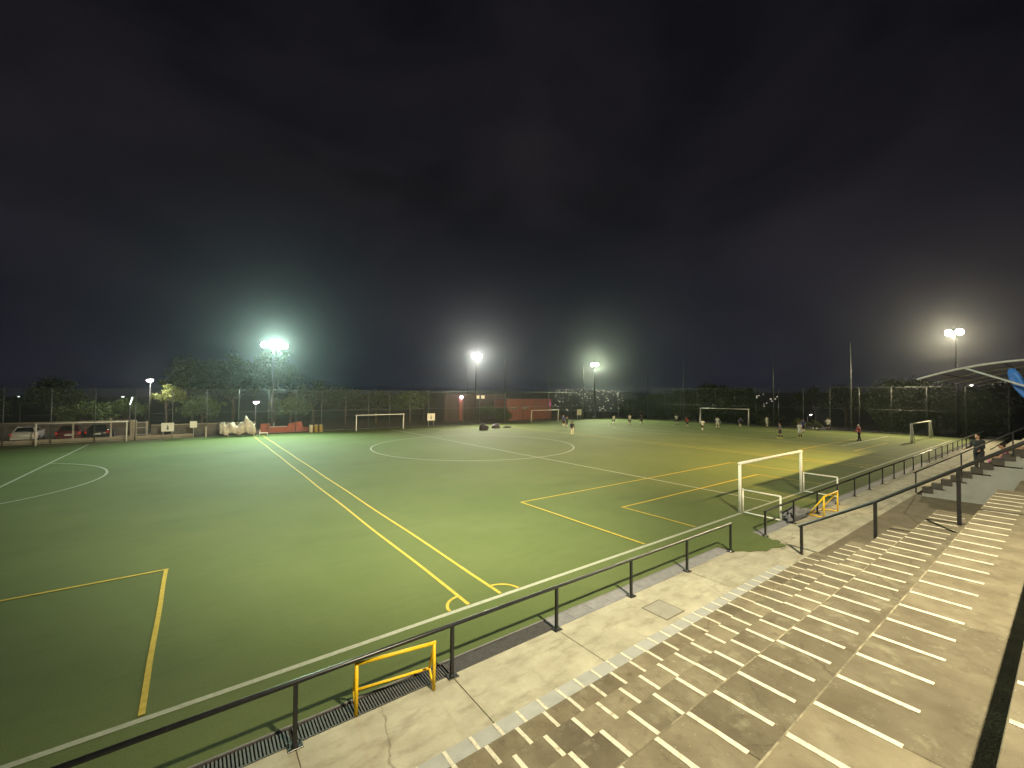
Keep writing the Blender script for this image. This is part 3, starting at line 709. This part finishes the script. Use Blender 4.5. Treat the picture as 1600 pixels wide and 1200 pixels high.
# red kiosk walls
kw = tag(empty('red_wall', (6.0, 57.0, 0)), 'low red painted wall with a stepped top behind the white bench', 'wall')
MB().prism([(0, 0), (5.2, 0), (5.2, .55), (4.5, .6), (4.35, 1.28), (3.9, 1.25), (2.9, 1.05), (2.9, .72), (0, .72)], 1, 0, .25).build('wall_panel', M['red_wall'], kw)
MB().box(1.0, 2.75, -.02, .27, .722, .78).build('coping', M['pale_steel'], kw)
MB().box(.02, .98, .0, .22, .722, 1.15).build('upper_panel', M['red_wall'], kw)
MB().box(1.35, 1.42, .1, .17, .78, 1.2).build('upright', M['pale_steel'], kw)
bn = tag(empty('bench', (6.1, 55.1, 0)), 'small white bench beside the end of the yellow double lines', 'bench')
MB().bbox(-.45, .45, -.16, .16, .2, .26).build('seat', M['white_paint'], bn)
for s in (-.38, .38): MB().box(s-.03, s+.03, -.14, .14, 0, .2).build('leg', M['white_paint'], bn)
MB().box(-.36, -.30, .14, .17, .261, .62).build('back_post', M['white_paint'], bn)
for i in range(3):
    t = tag(empty('barrel', (11.15+i*.55, 55.7, 0)), ['leftmost', 'middle', 'rightmost'][i]+' of the three dull yellow barrels right of the red wall', 'barrel', 'yellow barrels by the fence')
    MB().tube([(0, 0, 0), (0, 0, .03), (0, 0, .28), (0, 0, .3), (0, 0, .32), (0, 0, .58), (0, 0, .6), (0, 0, .62), (0, 0, .86), (0, 0, .88)], [.22, .235, .23, .245, .23, .23, .245, .23, .235, .22], 16).build('drum', M['kerb'] if i == 0 else M['barrel'], t, True)
    MB().tube([(0, 0, .881), (0, 0, .90)], .19, 14).build('lid', M['pale_steel'], t)
# bags on the far touchline
lump('kit_bag', (30.4, 46.9, 0), (.7, .4, .75), M['bag'], 'black heap of kit bags on the turf inside the far touchline', 'bag', .22, seed=9)
lump('kit_bag', (33.5, 48.6, 0), (.62, .4, .6), M['bag2'], 'dull purple bag on the turf right of the black heap', 'bag', .15, seed=5)
lump('kit_bag', (35.5, 48.6, 0), (.75, .3, .2), M['bag'], 'flat dark bag lying on the turf below the brick building', 'bag', .1, seed=2)
for i, (x, y) in enumerate(((71.6-1.2, 22.6), (70.4, 22.2))):
    t = tag(MB().ball((0, 0, .12), .12, 14, 9).build('football', M['cap_white'], smooth=True, loc=(x, y, 0)), ['left', 'right'][i]+' of two pale footballs lying by the fence right of the far goal', 'ball', 'footballs by the fence')

# ------------------------------------------------------------------ buildings
rb = tag(empty('brick_building', (45.0, 62.0, 0)), 'flat roofed red brick building behind the far goal', 'building')
MB().box(0, 10.9, 0, 7, -.2, 3.78).build('wall', M['brick'], rb)
rf_ = MB().box(-.05, 10.95, -.05, 7.05, 3.782, 3.9).build('roof', M['mortar'], rb)
for z in range(0, 15): MB().box(.001, 10.9, -.006, -.002, .02+z*.25, .035+z*.25).build('brick_course_joint', M['mortar'], rb)
for x in (1.0, 3.65):
    w_ = MB().box(x, x+1.5, -.03, .02, 1.98, 2.3).build('window', M['pale_steel'], rb)
    for k in range(2): MB().box(x+.07+k*.7, x+.07+k*.7+.64, -.035, -.031, 2.04, 2.24).build('pane', M['dark_glass'], w_)
MB().tube([(2.6, 3.0, 3.9), (2.6, 3.0, 4.6)], .25, 10).build('water_tank', M['bag'], rf_, True)
lb = MB().box(10.55, 10.75, -.14, -.01, 3.0, 3.12).build('wall_light', M['lens_housing'], rb)
l_ = bpy.data.lights.new('wall_light_glow', 'POINT'); l_.energy = 16; l_.color = (.75, .25, 1.); l_.shadow_soft_size = .1
lo = bpy.data.objects.new('wall_light_glow', l_); COL.objects.link(lo); lo.parent = rb; lo.location = (10.65, -.35, 2.95)
db = tag(empty('brown_building', (34.5, 66.0, 0)), 'dim brown building with two lit windows left of the brick building', 'building')
MB().box(0, 13.0, 0, 6, -.2, 4.6).build('wall', M['brown_wall'], db); MB().box(-.3, 13.3, -.4, 6.3, 4.602, 4.8).build('roof', M['brown_wall'], db)
for x in (6.6, 7.65):
    w_ = MB().box(x-.06, x+.76, -.04, .01, 3.84, 4.52).build('window', M['pale_steel'], db); MB().box(x, x+.7, -.05, -.041, 3.9, 4.46).build('pane', M['lit_pane'], w_)
MB().box(2.9, 3.6, -.12, -.001, 0, 3.9).build('pilaster', M['brick'], db)
wl = tag(empty('wall_lamp', (37.75, 65.6, 4.15)), 'bright round white lamp on the brown building', 'lamp')
MB().ball((0, 0, 0), .26, 14, 9).build('globe', M['lamp_pink'], wl, True); MB().box(-.04, .04, .2, .4, -.04, .04).build('bracket', M['lens_housing'], wl)
l_ = bpy.data.lights.new('lamp_light', 'POINT'); l_.energy = 45; l_.color = (1, .85, .9); l_.shadow_soft_size = .26
lo = bpy.data.objects.new('lamp_light', l_); COL.objects.link(lo); lo.parent = wl; lo.location = (0, -.35, 0)

def street_lamp(base, h, r, power, label, lens='lamp_pink'):
    t = tag(empty('street_lamp', base), label, 'street lamp', 'lamps beyond the far fence')
    MB().tube([(0, .5, 0), (0, .5, h*.8), (0, .42, h), (0, .1, h+.15)], [.09, .07, .06, .045], 8).build('lamp_post', M['mast_steel'], t, True)
    hd = MB().ball((0, 0, h+.2), (r*1.2, r*1.4, r*.5), 12, 7).build('lamp_head', M['lens_housing'], t, True)
    MB().ball((0, -.02, h+.1), (r, r, r*.7), 12, 7).build('bulb', M[lens], hd, True)
    if power:
        l_ = bpy.data.lights.new('lamp_light', 'POINT'); l_.energy = power; l_.color = (1, .9, .82); l_.shadow_soft_size = r
        lo = bpy.data.objects.new('lamp_light', l_); COL.objects.link(lo); lo.parent = t; lo.location = (.35, -1.2, h-.2)
street_lamp((-4.5, 65.6, 0), 6.1, .34, 1900, 'bright pinkish street lamp above the lit green tree at far left')
street_lamp((6.0, 62, 0), 3.5, .33, 420, 'pinkish lamp behind the fence above the covered rack')
street_lamp((-16.9, 75, 0), 4.05, .14, 30, 'small dim lamp at the far left edge of the picture', 'lamp_tube')
tl = tag(empty('tube_lamp', (-6.45, 68, 0)), 'slanted white tube lamp on a post above the gate', 'lamp')
MB().tube([(.02, 0, 0), (.02, 0, 3.25)], .05, 8).build('lamp_post', M['mast_steel'], tl, True); MB().tube([(.02, 0, 3.26), (.24, -.03, 4.15)], .06, 8).build('tube', M['lamp_tube'], tl, True)
street_lamp((-7.8, 75, 0), 4.05, .16, 30, 'small dim lamp left of the slanted tube lamp', 'lamp_tube')
street_lamp((85, 8.7, 0), 6.3, .2, 700, 'small yellowish lamp seen below the canopy between trees', 'lens_warm')
street_lamp((78.8, 25.6, 0), 1.6, .12, 260, 'low lamp lighting the shrubs right of the far goal', 'lens_warm')

# ------------------------------------------------------------------ trees and shrubs
def crown_mesh(name, rx, ry, rz, clumps, leaves, size, material, seed, zc=0., low=-.6):
    rnd = random.Random(seed); v = []; f = []
    for c in range(clumps):
        while True:
            d = Vector((rnd.gauss(0, 1), rnd.gauss(0, 1), rnd.gauss(0, 1))).normalized()
            if d.z > low: break
        q = rnd.uniform(.45, 1.0); cc = Vector((d.x*rx*q, d.y*ry*q, zc+d.z*rz*q)); cr_ = rnd.uniform(.16, .34)*min(rx, rz)
        for k in range(leaves):
            e = Vector((rnd.gauss(0, .5), rnd.gauss(0, .5), rnd.gauss(0, .38)))*cr_
            p = cc+e; n = (Vector((rnd.gauss(0, 1), rnd.gauss(0, 1), rnd.gauss(.6, .8)))).normalized(); t_ = n.orthogonal().normalized(); s_ = size*rnd.uniform(.6, 1.3)
            t_ = Matrix.Rotation(rnd.uniform(0, 6.28), 3, n) @ t_; w_ = n.cross(t_)
            b_ = len(v); v += [p-t_*s_, p+w_*s_*.42, p+t_*s_, p-w_*s_*.42]; f.append((b_, b_+1, b_+2, b_+3))
    me = bpy.data.meshes.new(name); me.from_pydata([tuple(a) for a in v], [], f); me.update(); me.materials.append(M[material]); return me
def trunk_mesh(h, r, seed, spread):
    rnd = random.Random(seed); b = MB()
    b.tube([(0, 0, -.2), (rnd.uniform(-.1, .1), rnd.uniform(-.1, .1), h*.5), (rnd.uniform(-.2, .2), rnd.uniform(-.2, .2), h)], [r, r*.75, r*.55], 8)
    for i in range(6):
        a = i*1.05+rnd.random(); z = h*rnd.uniform(.6, 1.); e = spread*rnd.uniform(.5, .9)
        b.tube([(0, 0, z), (math.cos(a)*e*.5, math.sin(a)*e*.5, z+e*.45), (math.cos(a)*e, math.sin(a)*e, z+e*.7)], [r*.45, r*.3, r*.12], 6)
    return b.mesh('trunk', M['bark'], True)
CR = {'dark1': crown_mesh('crown', 3.4, 3.4, 2.9, 60, 75, .22, 'leaf_dark', 1, 5.), 'dark2': crown_mesh('crown', 3.0, 3.0, 3.4, 60, 75, .2, 'leaf_dark', 2, 5.4),
      'mid1': crown_mesh('crown', 2.9, 2.9, 2.5, 55, 75, .2, 'leaf_mid', 3, 4.3), 'bush': crown_mesh('crown', 3.2, 3.2, 2.6, 150, 80, .18, 'leaf_mid', 4, 2.4, -.95),
      'bright': crown_mesh('crown', 1.8, 1.7, 1.55, 34, 70, .17, 'leaf_bright', 5, 4.3), 'shrub': crown_mesh('crown', 1.3, 1.1, .8, 26, 60, .10, 'leaf_bright', 6, .65, -.9)}
TK = {'dark1': trunk_mesh(4.2, .24, 1, 2.4), 'dark2': trunk_mesh(4.6, .22, 2, 2.2), 'mid1': trunk_mesh(3.5, .2, 3, 2.0), 'bush': trunk_mesh(1.6, .14, 4, 2.0), 'bright': trunk_mesh(3.6, .12, 5, 1.2), 'shrub': trunk_mesh(.4, .05, 6, .7)}
def tree(kind, x, y, s, sz, label, name='tree', cat='tree', group=None):
    t = tag(empty(name, (x, y, terrain_h(x, y)+.02), random.uniform(0, 6.28)), label, cat, group); t.scale = (s, s, s*sz)
    link('trunk', TK[kind], t); link('crown', CR[kind], t)
FB = 'dark trees beyond the far fence'
for (k, x, y, s, sz, lab) in (
    ('dark1', -20, 71, 1.0, .72, 'dark tree at the far left edge beyond the car park'),
    ('dark2', -13.5, 73, 1.0, .75, 'dark tree behind the white and dark red cars'),
    ('mid1', -10.2, 67, .72, .8, 'low dim tree behind the block wall above the black car'),
    ('mid1', -7.2, 70.5, .75, .85, 'low dim tree behind the gate pillar'),
    ('dark2', -.6, 74, 1.15, .98, 'tall dark tree behind the lit green tree'),
    ('mid1', .6, 66, .8, .85, 'dim tree behind the small square sign'),
    ('dark1', 4.2, 74, 1.25, 1.05, 'tall dark tree left of the green white floodlights'),
    ('dark2', 9.6, 75, 1.3, 1.06, 'tallest dark tree directly behind the green white floodlights'),
    ('dark1', 14.2, 70, 1.0, .86, 'dark tree behind the red wall'),
    ('mid1', 10.2, 64, .85, .8, 'dim tree close behind the yellow barrels'),
    ('dark2', 19.0, 70, .95, .72, 'dark tree behind the left post of the middle goal'),
    ('dark1', 23.6, 69, .9, .74, 'dark tree behind the right post of the middle goal'),
    ('mid1', 28.3, 66, .95, .86, 'dim tree behind the square sign right of the middle goal'),
    ('dark2', 33.0, 71, .95, .68, 'dark tree left of the brown building'),
    ('mid1', 40.3, 61.0, .62, .72, 'dim shrubby tree in front of the brown building'),
    ('bush', 42.8, 60.2, .55, .85, 'leafy bush at the left corner of the brick building')):
    tree(k, x, y, s, sz, lab, group=FB)
tree('bright', -2.9, 66.9, 1., .98, 'bright green tree lit by the street lamp at far left')
HG = 'bushes of the hedge behind the far goal'
for (x, y, s, sz, lab) in (
    (76.5, 57.8, 1.0, .75, 'leftmost rounded bush of the hedge beyond the fence'),
    (77.5, 52.8, 1.15, .88, 'bush of the hedge second from its left end'),
    (77.8, 47.0, 1.2, .96, 'bush of the hedge behind the tall slim pole'),
    (78, 41.2, 1.25, 1.1, 'tallest bush of the hedge left of the far goal'),
    (77.6, 36.0, 1.15, 1.05, 'bush of the hedge behind the left post of the far goal'),
    (76.6, 31.6, .85, .62, 'lowest bush at the right end of the hedge behind the far goal')):
    tree('bush', x, y, s, sz, lab, 'hedge_bush', 'bush', HG)
RG = 'dark trees behind the right end fence'
for (k, x, y, s, sz, lab) in (
    ('dark1', 86, 27.2, 1.0, .78, 'dark tree right of the city lights on the hill'),
    ('dark2', 84, 22.5, 1.0, .75, 'dark tree behind the player in white by the fence'),
    ('mid1', 82, 18.2, 1.0, .92, 'dim green tree behind the tallest slim pole'),
    ('bush', 79, 14.6, 1.25, 1.15, 'dim green bushy tree behind the right goal'),
    ('mid1', 80, 11.4, 1.12, 1.0, 'dim green tree below the tip of the canopy'),
    ('bush', 78.5, 8.0, 1.1, 1.0, 'bushy tree seen under the canopy'),
    ('dark1', 84, 4.0, 1.2, .9, 'dark tree behind the far bleacher'),
    ('mid1', 82.5, 7.2, .8, 1.0, 'small tree lit by the yellowish lamp under the canopy'),
    ('dark2', 84, -1.5, 1.3, .9, 'dark tree at the right edge behind the stand')):
    tree(k, x, y, s, sz, lab, group=RG)
for i, (x, y, s, lab) in enumerate(((72.6, 25.0, 1.0, 'yellow green shrub behind the player in blue'), (72.8, 23.2, .85, 'yellow green shrub right of the player in blue'), (72.4, 29.6, .8, 'small shrub beside the right post of the far goal'))):
    tree('shrub', x, y, s, 1., lab, 'shrub', 'shrub', 'shrubs at the right end fence')

# ------------------------------------------------------------------ town on the hillside
rnd = random.Random(21)
def town(name, n, az0, az1, d0, d1, size, material, label):
    b = MB()
    for i in range(n):
        a = math.radians(rnd.uniform(az0, az1)); d = d0+(d1-d0)*rnd.random(); x = d*math.sin(a); y = d*math.cos(a); z = terrain_h(x, y)+rnd.uniform(2, 6); s = size*rnd.uniform(.5, 1.3)*d/600
        b.box(x-s, x+s, y-s, y+s, z, z+s*1.6)
    o = b.build(name, M[material]); tag(o, label, 'city lights', kind='stuff'); return o
town('city_lights', 170, 42.5, 52, 420, 1150, .42, 'city', 'distant warm city lights scattered over the dark hillside')
town('city_lights', 10, 43, 51.5, 260, 380, .8, 'city', 'brighter lights of the near edge of the town below the pitch')
town('city_lights', 5, 44.3, 45.4, 230, 300, 1.5, 'city_orange', 'cluster of orange lights beside the right post of the goal')
town('city_lights', 3, 49, 51.5, 240, 300, 1.2, 'city_blue', 'few blue lights in the valley beyond the fence')
town('city_lights', 24, 64.3, 69, 500, 1000, .6, 'city', 'small group of white lights on the hill right of the hedge')

# ------------------------------------------------------------------ people
def rotx(v, a): c, s = math.cos(a), math.sin(a); return Vector((v[0], v[1]*c-v[2]*s, v[1]*s+v[2]*c))
def remesh(mb, name, material, parent, vox):
    me = mb.mesh(name, material); o = link(name, me)
    md = o.modifiers.new('r', 'REMESH'); md.mode = 'VOXEL'; md.voxel_size = vox; md.use_smooth_shade = True
    sm = o.modifiers.new('s', 'SMOOTH'); sm.factor = .5; sm.iterations = 3
    dg = bpy.context.evaluated_depsgraph_get(); me2 = bpy.data.meshes.new_from_object(o.evaluated_get(dg)); me2.name = name
    o.modifiers.clear(); o.data = me2; bpy.data.meshes.remove(me)
    me2.polygons.foreach_set('use_smooth', [True]*len(me2.polygons)); o.parent = parent
    if not me2.materials: me2.materials.append(material)
    return o
def person(loc, face, label, shirt, shorts, legs=((.25, .15), (-.2, .25)), arms=((.2, .25, .5), (-.2, .25, .5)), lean=.06, h=1.0, socks='sock_white', shoes='shoe_dark', long=False, hip=.93, sleeve=.6, hat=None, skin='skin', vox=.022, group='players on the pitch', cat='person', extra=None):
    """local frame: facing +Y. legs: (hip flexion, knee flexion); arms: (flexion, abduction, elbow flexion) for right(+x) and left"""
    t = tag(empty('person', loc, face), label, cat, group); t.scale = (h, h, h)
    P = Vector((0, 0, hip))
    def tor(v): q = rotx(Vector((v[0], v[1], v[2]-.93)), -lean); return q+P
    J = {}
    for i, s in enumerate((1, -1)):
        hf_, kf = legs[i]; hp_ = P+Vector((s*.095, 0, -.02)); kn = hp_+rotx(Vector((0, 0, -.43)), hf_); an = kn+rotx(Vector((0, 0, -.42)), hf_-kf)
        toe = an+rotx(Vector((0, .17, -.05)), max(-.9, min(.5, (hf_-kf)*.6))); J[s] = [hp_, kn, an, toe]
        fl_, ab, el = arms[i]; sh_ = tor((s*.185, 0, 1.40))
        def armv(l, f1): q = Vector((0, 0, -l)); q = rotx(q, f1); return Vector((q.x*math.cos(ab)-q.z*math.sin(ab)*s*1., q.y, q.z*math.cos(ab)))
        eb = sh_+armv(.29, fl_); wr = eb+armv(.25, fl_+el); hd_ = wr+(wr-eb).normalized()*.09; J[(s, 'a')] = [sh_, eb, wr, hd_]
    b = MB()
    b.tube([tor((0, 0, .86)), tor((0, 0, .98)), tor((0, .01, 1.12)), tor((0, .01, 1.28)), tor((0, 0, 1.40)), tor((0, 0, 1.45))], [.13, .145, .13, .15, .125, .07], 12)
    for s in (-1, 1): b.ball(tor((s*.10, 0, 1.37)), (.11, .095, .09)); b.ball(tor((s*.085, -.02, .93)), (.10, .11, .11))
    b.tube([tor((0, 0, 1.40)), tor((0, .01, 1.56))], [.062, .055], 10)
    hc = tor((0, .02, 1.635)); b.ball(hc, (.078, .098, .118), 14, 10); b.ball(hc+Vector((0, .045, -.055)), (.055, .06, .06))
    b.ball(hc+Vector((0, .104, -.015)), (.016, .022, .024)); 
    for s in (-1, 1): b.ball(hc+Vector((s*.08, 0, -.01)), (.014, .024, .034))
    for s in (1, -1):
        hp_, kn, an, toe = J[s]
        b.tube([hp_, hp_.lerp(kn, .5), kn, kn.lerp(an, .35), an], [.092, .075, .056, .058, .038], 10); b.ball(kn, .057); b.ball(hp_, .095)
        b.tube([an+Vector((0, -.03, -.03)), toe], [.042, .035], 8)
        sh_, eb, wr, hd_ = J[(s, 'a')]
        b.tube([sh_, sh_.lerp(eb, .5), eb, eb.lerp(wr, .4), wr], [.056, .046, .038, .036, .026], 8); b.ball(eb, .038); b.ball(sh_, .06); b.ball(wr.lerp(hd_, .5), (.03, .034, .04))
    body = remesh(b, 'body', M[skin], t, vox)
    hb = MB()
    for s in (1, -1):
        sh_, eb, wr, hd_ = J[(s, 'a')]; d = (hd_-wr).normalized(); sd = Vector((1, 0, 0)); sd = (sd-d*sd.dot(d)).normalized(); nn = d.cross(sd)
        for q, ln_ in zip((-.024, -.008, .008, .024), (.05, .062, .066, .056)):
            p0 = wr.lerp(hd_, .75)+sd*q; p1 = p0+d*ln_*.6; p2 = p1+(d*.75+Vector((0, .55, 0))).normalized()*ln_*.5; hb.tube([p0, p1, p2], [.0095, .0085, .006], 6)
        p0 = wr.lerp(hd_, .35)+sd*(-.028*s); hb.tube([p0, p0+d*.03+sd*(-.02*s), p0+d*.062+sd*(-.018*s)+Vector((0, .01, 0))], [.011, .010, .007], 6)
    me = hb.mesh('f', M[skin], True)
    import bmesh
    bm = bmesh.new(); bm.from_mesh(body.data); bm.from_mesh(me); bm.to_mesh(body.data); bm.free(); bpy.data.meshes.remove(me)
    c = MB()
    c.tube([tor((0, 0, .84)), tor((0, 0, .98)), tor((0, .01, 1.12)), tor((0, .01, 1.28)), tor((0, 0, 1.39)), tor((0, 0, 1.455))], [.165, .17, .155, .172, .145, .078], 12)
    for s in (1, -1):
        c.ball(tor((s*.10, 0, 1.37)), (.128, .112, .105)); sh_, eb, wr, hd_ = J[(s, 'a')]; c.ball(sh_, .078)
        if long: c.tube([sh_, eb, wr], [.074, .058, .042], 8); c.ball(eb, .056)
        else: c.tube([sh_, sh_.lerp(eb, sleeve+.15)], [.074, .074], 8)
    remesh(c, 'shirt', M[shirt], t, vox)
    c = MB()
    c.tube([tor((0, 0, 1.0)), tor((0, 0, .84))], [.155, .16], 12)
    for s in (1, -1):
        hp_, kn, an, toe = J[s]; c.ball(hp_, .115)
        if long == 2 or shorts.startswith('trousers'): c.tube([hp_, kn, an], [.112, .08, .062], 10); c.ball(kn, .08)
        else: c.tube([hp_, hp_.lerp(kn, .86)], [.112, .098], 10)
    remesh(c, 'shorts' if long != 2 else 'trousers', M[shorts], t, vox)
    for s in (1, -1):
        hp_, kn, an, toe = J[s]
        if long != 2: MB().tube([kn.lerp(an, .3), kn.lerp(an, .55), an], [.064, .06, .045], 10).build('sock', M[socks], t, True)
        MB().tube([an+(an-toe)*.42+Vector((0, 0, -.03)), an+Vector((0, 0, -.028)), toe, toe+(toe-an)*.2], [.034, .05, .046, .026], 10).build('shoe', M[shoes], t, True)
    hm = MB().ball(hc+Vector((0, -.014, .026)), (.087, .098, .104), 14, 9); hm.build('cap' if hat else 'hair', M[hat or 'hair'], t, True)
    return t
run = dict(legs=((.7, .9), (-.35, .7)), arms=((-.6, .2, 1.3), (.7, .2, 1.3)), lean=.18)
walk_ = dict(legs=((.3, .15), (-.25, .2)), arms=((-.25, .15, .3), (.3, .15, .3)), lean=.05)
stand_ = dict(legs=((.05, .05), (-.05, .03)), arms=((.1, .2, .4), (.0, .22, .3)), lean=.03)
D = math.radians
person((43.5, 45.5, 0), D(120), 'person in blue shirt at the far touchline by the goal post', 'shirt_blue', 'shorts_dark', **stand_)
person((41.4, 42.7, 0), D(160), 'player in dark green running toward the far touchline', 'shirt_green', 'shorts_dark', **run)
person((35.3, 35.5, 0), D(-60), 'player in black top and white trousers right of the centre circle', 'shirt_black', 'shorts_white', long=2, shoes='shoe_dark', h=.93, legs=((.15, .1), (-.12, .1)), arms=((.1, .2, .3), (0, .2, .3)))
person((52.4, 43.6, 0), D(-80), 'player in white shirt and dark shorts left of the hedge', 'shirt_white', 'shorts_dark', h=.95, **run)
person((54.6, 42.2, 0), D(100), 'player in white shirt striding in front of the slim pole', 'shirt_white', 'shorts_dark', **walk_)
person((56.2, 41.2, 0), D(110), 'player in dark teal leaning into a run', 'shirt_teal', 'shorts_dark', legs=((.8, .9), (-.5, .5)), arms=((-.8, .3, 1.), (.9, .3, 1.)), lean=.35)
person((62.5, 39.0, 0), D(80), 'player in white shirt standing left of the player in red', 'shirt_white', 'shorts_dark', legs=((.3, .4), (-.1, .3)), arms=((.4, .5, .8), (.2, .6, .8)), lean=.2, h=.92)
person((59.0, 35.0, 0), D(70), 'player in red shirt crouching forward before the far goal', 'shirt_red', 'shorts_dark', legs=((.6, .8), (.3, .6)), arms=((.3, .5, .6), (.2, .5, .6)), lean=.45, hip=.84, h=.95)
person((53.9, 29.9, 0), D(-40), 'player in white shirt with arms out in front of the goal left post', 'shirt_white', 'shorts_dark', legs=((.35, .5), (-.1, .4)), arms=((.2, .85, .4), (.2, .85, .4)), lean=.15, h=.88)
person((59.4, 30.7, 0), D(90), 'player in white shirt inside the goal mouth', 'shirt_white', 'shorts_white', **walk_)
person((66.4, 30.9, 0), D(130), 'goalkeeper in dark blue crouching at the right post', 'shirt_blue', 'shorts_dark', legs=((1.0, 1.3), (.6, 1.0)), arms=((.8, .4, .6), (.8, .4, .6)), lean=.6, hip=.72)
person((69.2, 28.2, 0), D(60), 'player in white shirt right of the far goal', 'shirt_white', 'shorts_white', h=.95, **stand_)
person((52.3, 19.95, 0), D(20), 'player in dark kit with pale shoulder and lime shoes', 'shirt_greyb', 'shorts_dark', legs=((.25, .2), (-.15, .2)), arms=((.2, .2, .4), (.1, .3, .5)), lean=.06, shoes='shoe_lime', socks='shorts_dark')
person((55.0, 18.95, 0), D(60), 'player in loose white shirt seen from behind', 'shirt_white', 'shorts_white', legs=((.12, .1), (-.1, .1)), arms=((.1, .5, .3), (.1, .5, .3)), socks='shorts_dark', shoes='shoe_lime')
person((63.2, 21.4, 0), D(80), 'player in dark blue behind the loose white shirt', 'shirt_blue', 'shorts_dark', **stand_)
person((69.3, 20.5, 0), D(90), 'player in white shirt and dark shorts by the right end fence', 'shirt_white', 'shorts_dark', legs=((.1, .1), (-.1, .1)), arms=((.3, .3, .9), (.3, .3, .9)), lean=.1, socks='shorts_dark')
person((56.4, 13.95, 0), D(-15), 'person in red jacket, dark trousers and white cap on the near side', 'jacket_red', 'shorts_dark', long=2, legs=((.2, .1), (-.2, .12)), arms=((.2, .35, .4), (.1, .4, .3)), hat='cap_white')
# spectators
person((28.75, 2.75, 1.35), D(60), 'person in dark clothes standing on the far bleacher', 'shirt_black', 'shorts_dark', long=2, legs=((.02, .02), (-.02, .02)), arms=((.3, .2, .9), (.2, .2, .9)), vox=.018, group='people on the far bleacher')
sit = dict(legs=((1.5, 1.45), (1.35, 1.2)), arms=((.55, .2, .9), (.5, .25, .8)), lean=.12, hip=.55)
person((28.8, 1.95, 1.35), D(8), 'seated person in pink top with bare legs on the far bleacher', 'shirt_pink', 'shorts_dark', vox=.018, group='people on the far bleacher', socks='skin', sleeve=.3, **sit)
person((28.95, 1.15, 1.80), D(-10), 'seated person in grey top with bare legs at the right edge', 'shirt_greyb', 'shorts_dark', vox=.018, group='people on the far bleacher', socks='skin', sleeve=.3, **sit)
bt = tag(empty('bottle', (28.5, 2.42, 1.805)), 'small pink bottle standing on the far bleacher tier', 'bottle')
MB().tube([(0, 0, 0), (0, 0, .16), (0, 0, .2), (0, 0, .24)], [.04, .04, .018, .018], 12).build('flask', M['shirt_pink'], bt, True); MB().tube([(0, 0, .241), (0, 0, .27)], .021, 10).build('cap', M['shirt_red'], bt)

# ------------------------------------------------------------------ scattering volume added to make the lamps glow
HZ = .00024
if HZ:
    hb_ = MB().box(-2500, 2500, -2500, 2500, -60, 32).build('lamp_glow_volume', None); hb_['kind'] = 'stuff'
    hm_ = bpy.data.materials.new('lamp_glow_volume'); hm_.use_nodes = True; t = hm_.node_tree
    for n in list(t.nodes): t.nodes.remove(n)
    o_ = t.nodes.new('ShaderNodeOutputMaterial'); pv = t.nodes.new('ShaderNodeVolumePrincipled'); pv.inputs['Density'].default_value = HZ; pv.inputs['Color'].default_value = (.80, .88, 1., 1)
    pv.inputs['Anisotropy'].default_value = .90
    t.links.new(pv.outputs[0], o_.inputs['Volume']); hb_.data.materials.append(hm_)
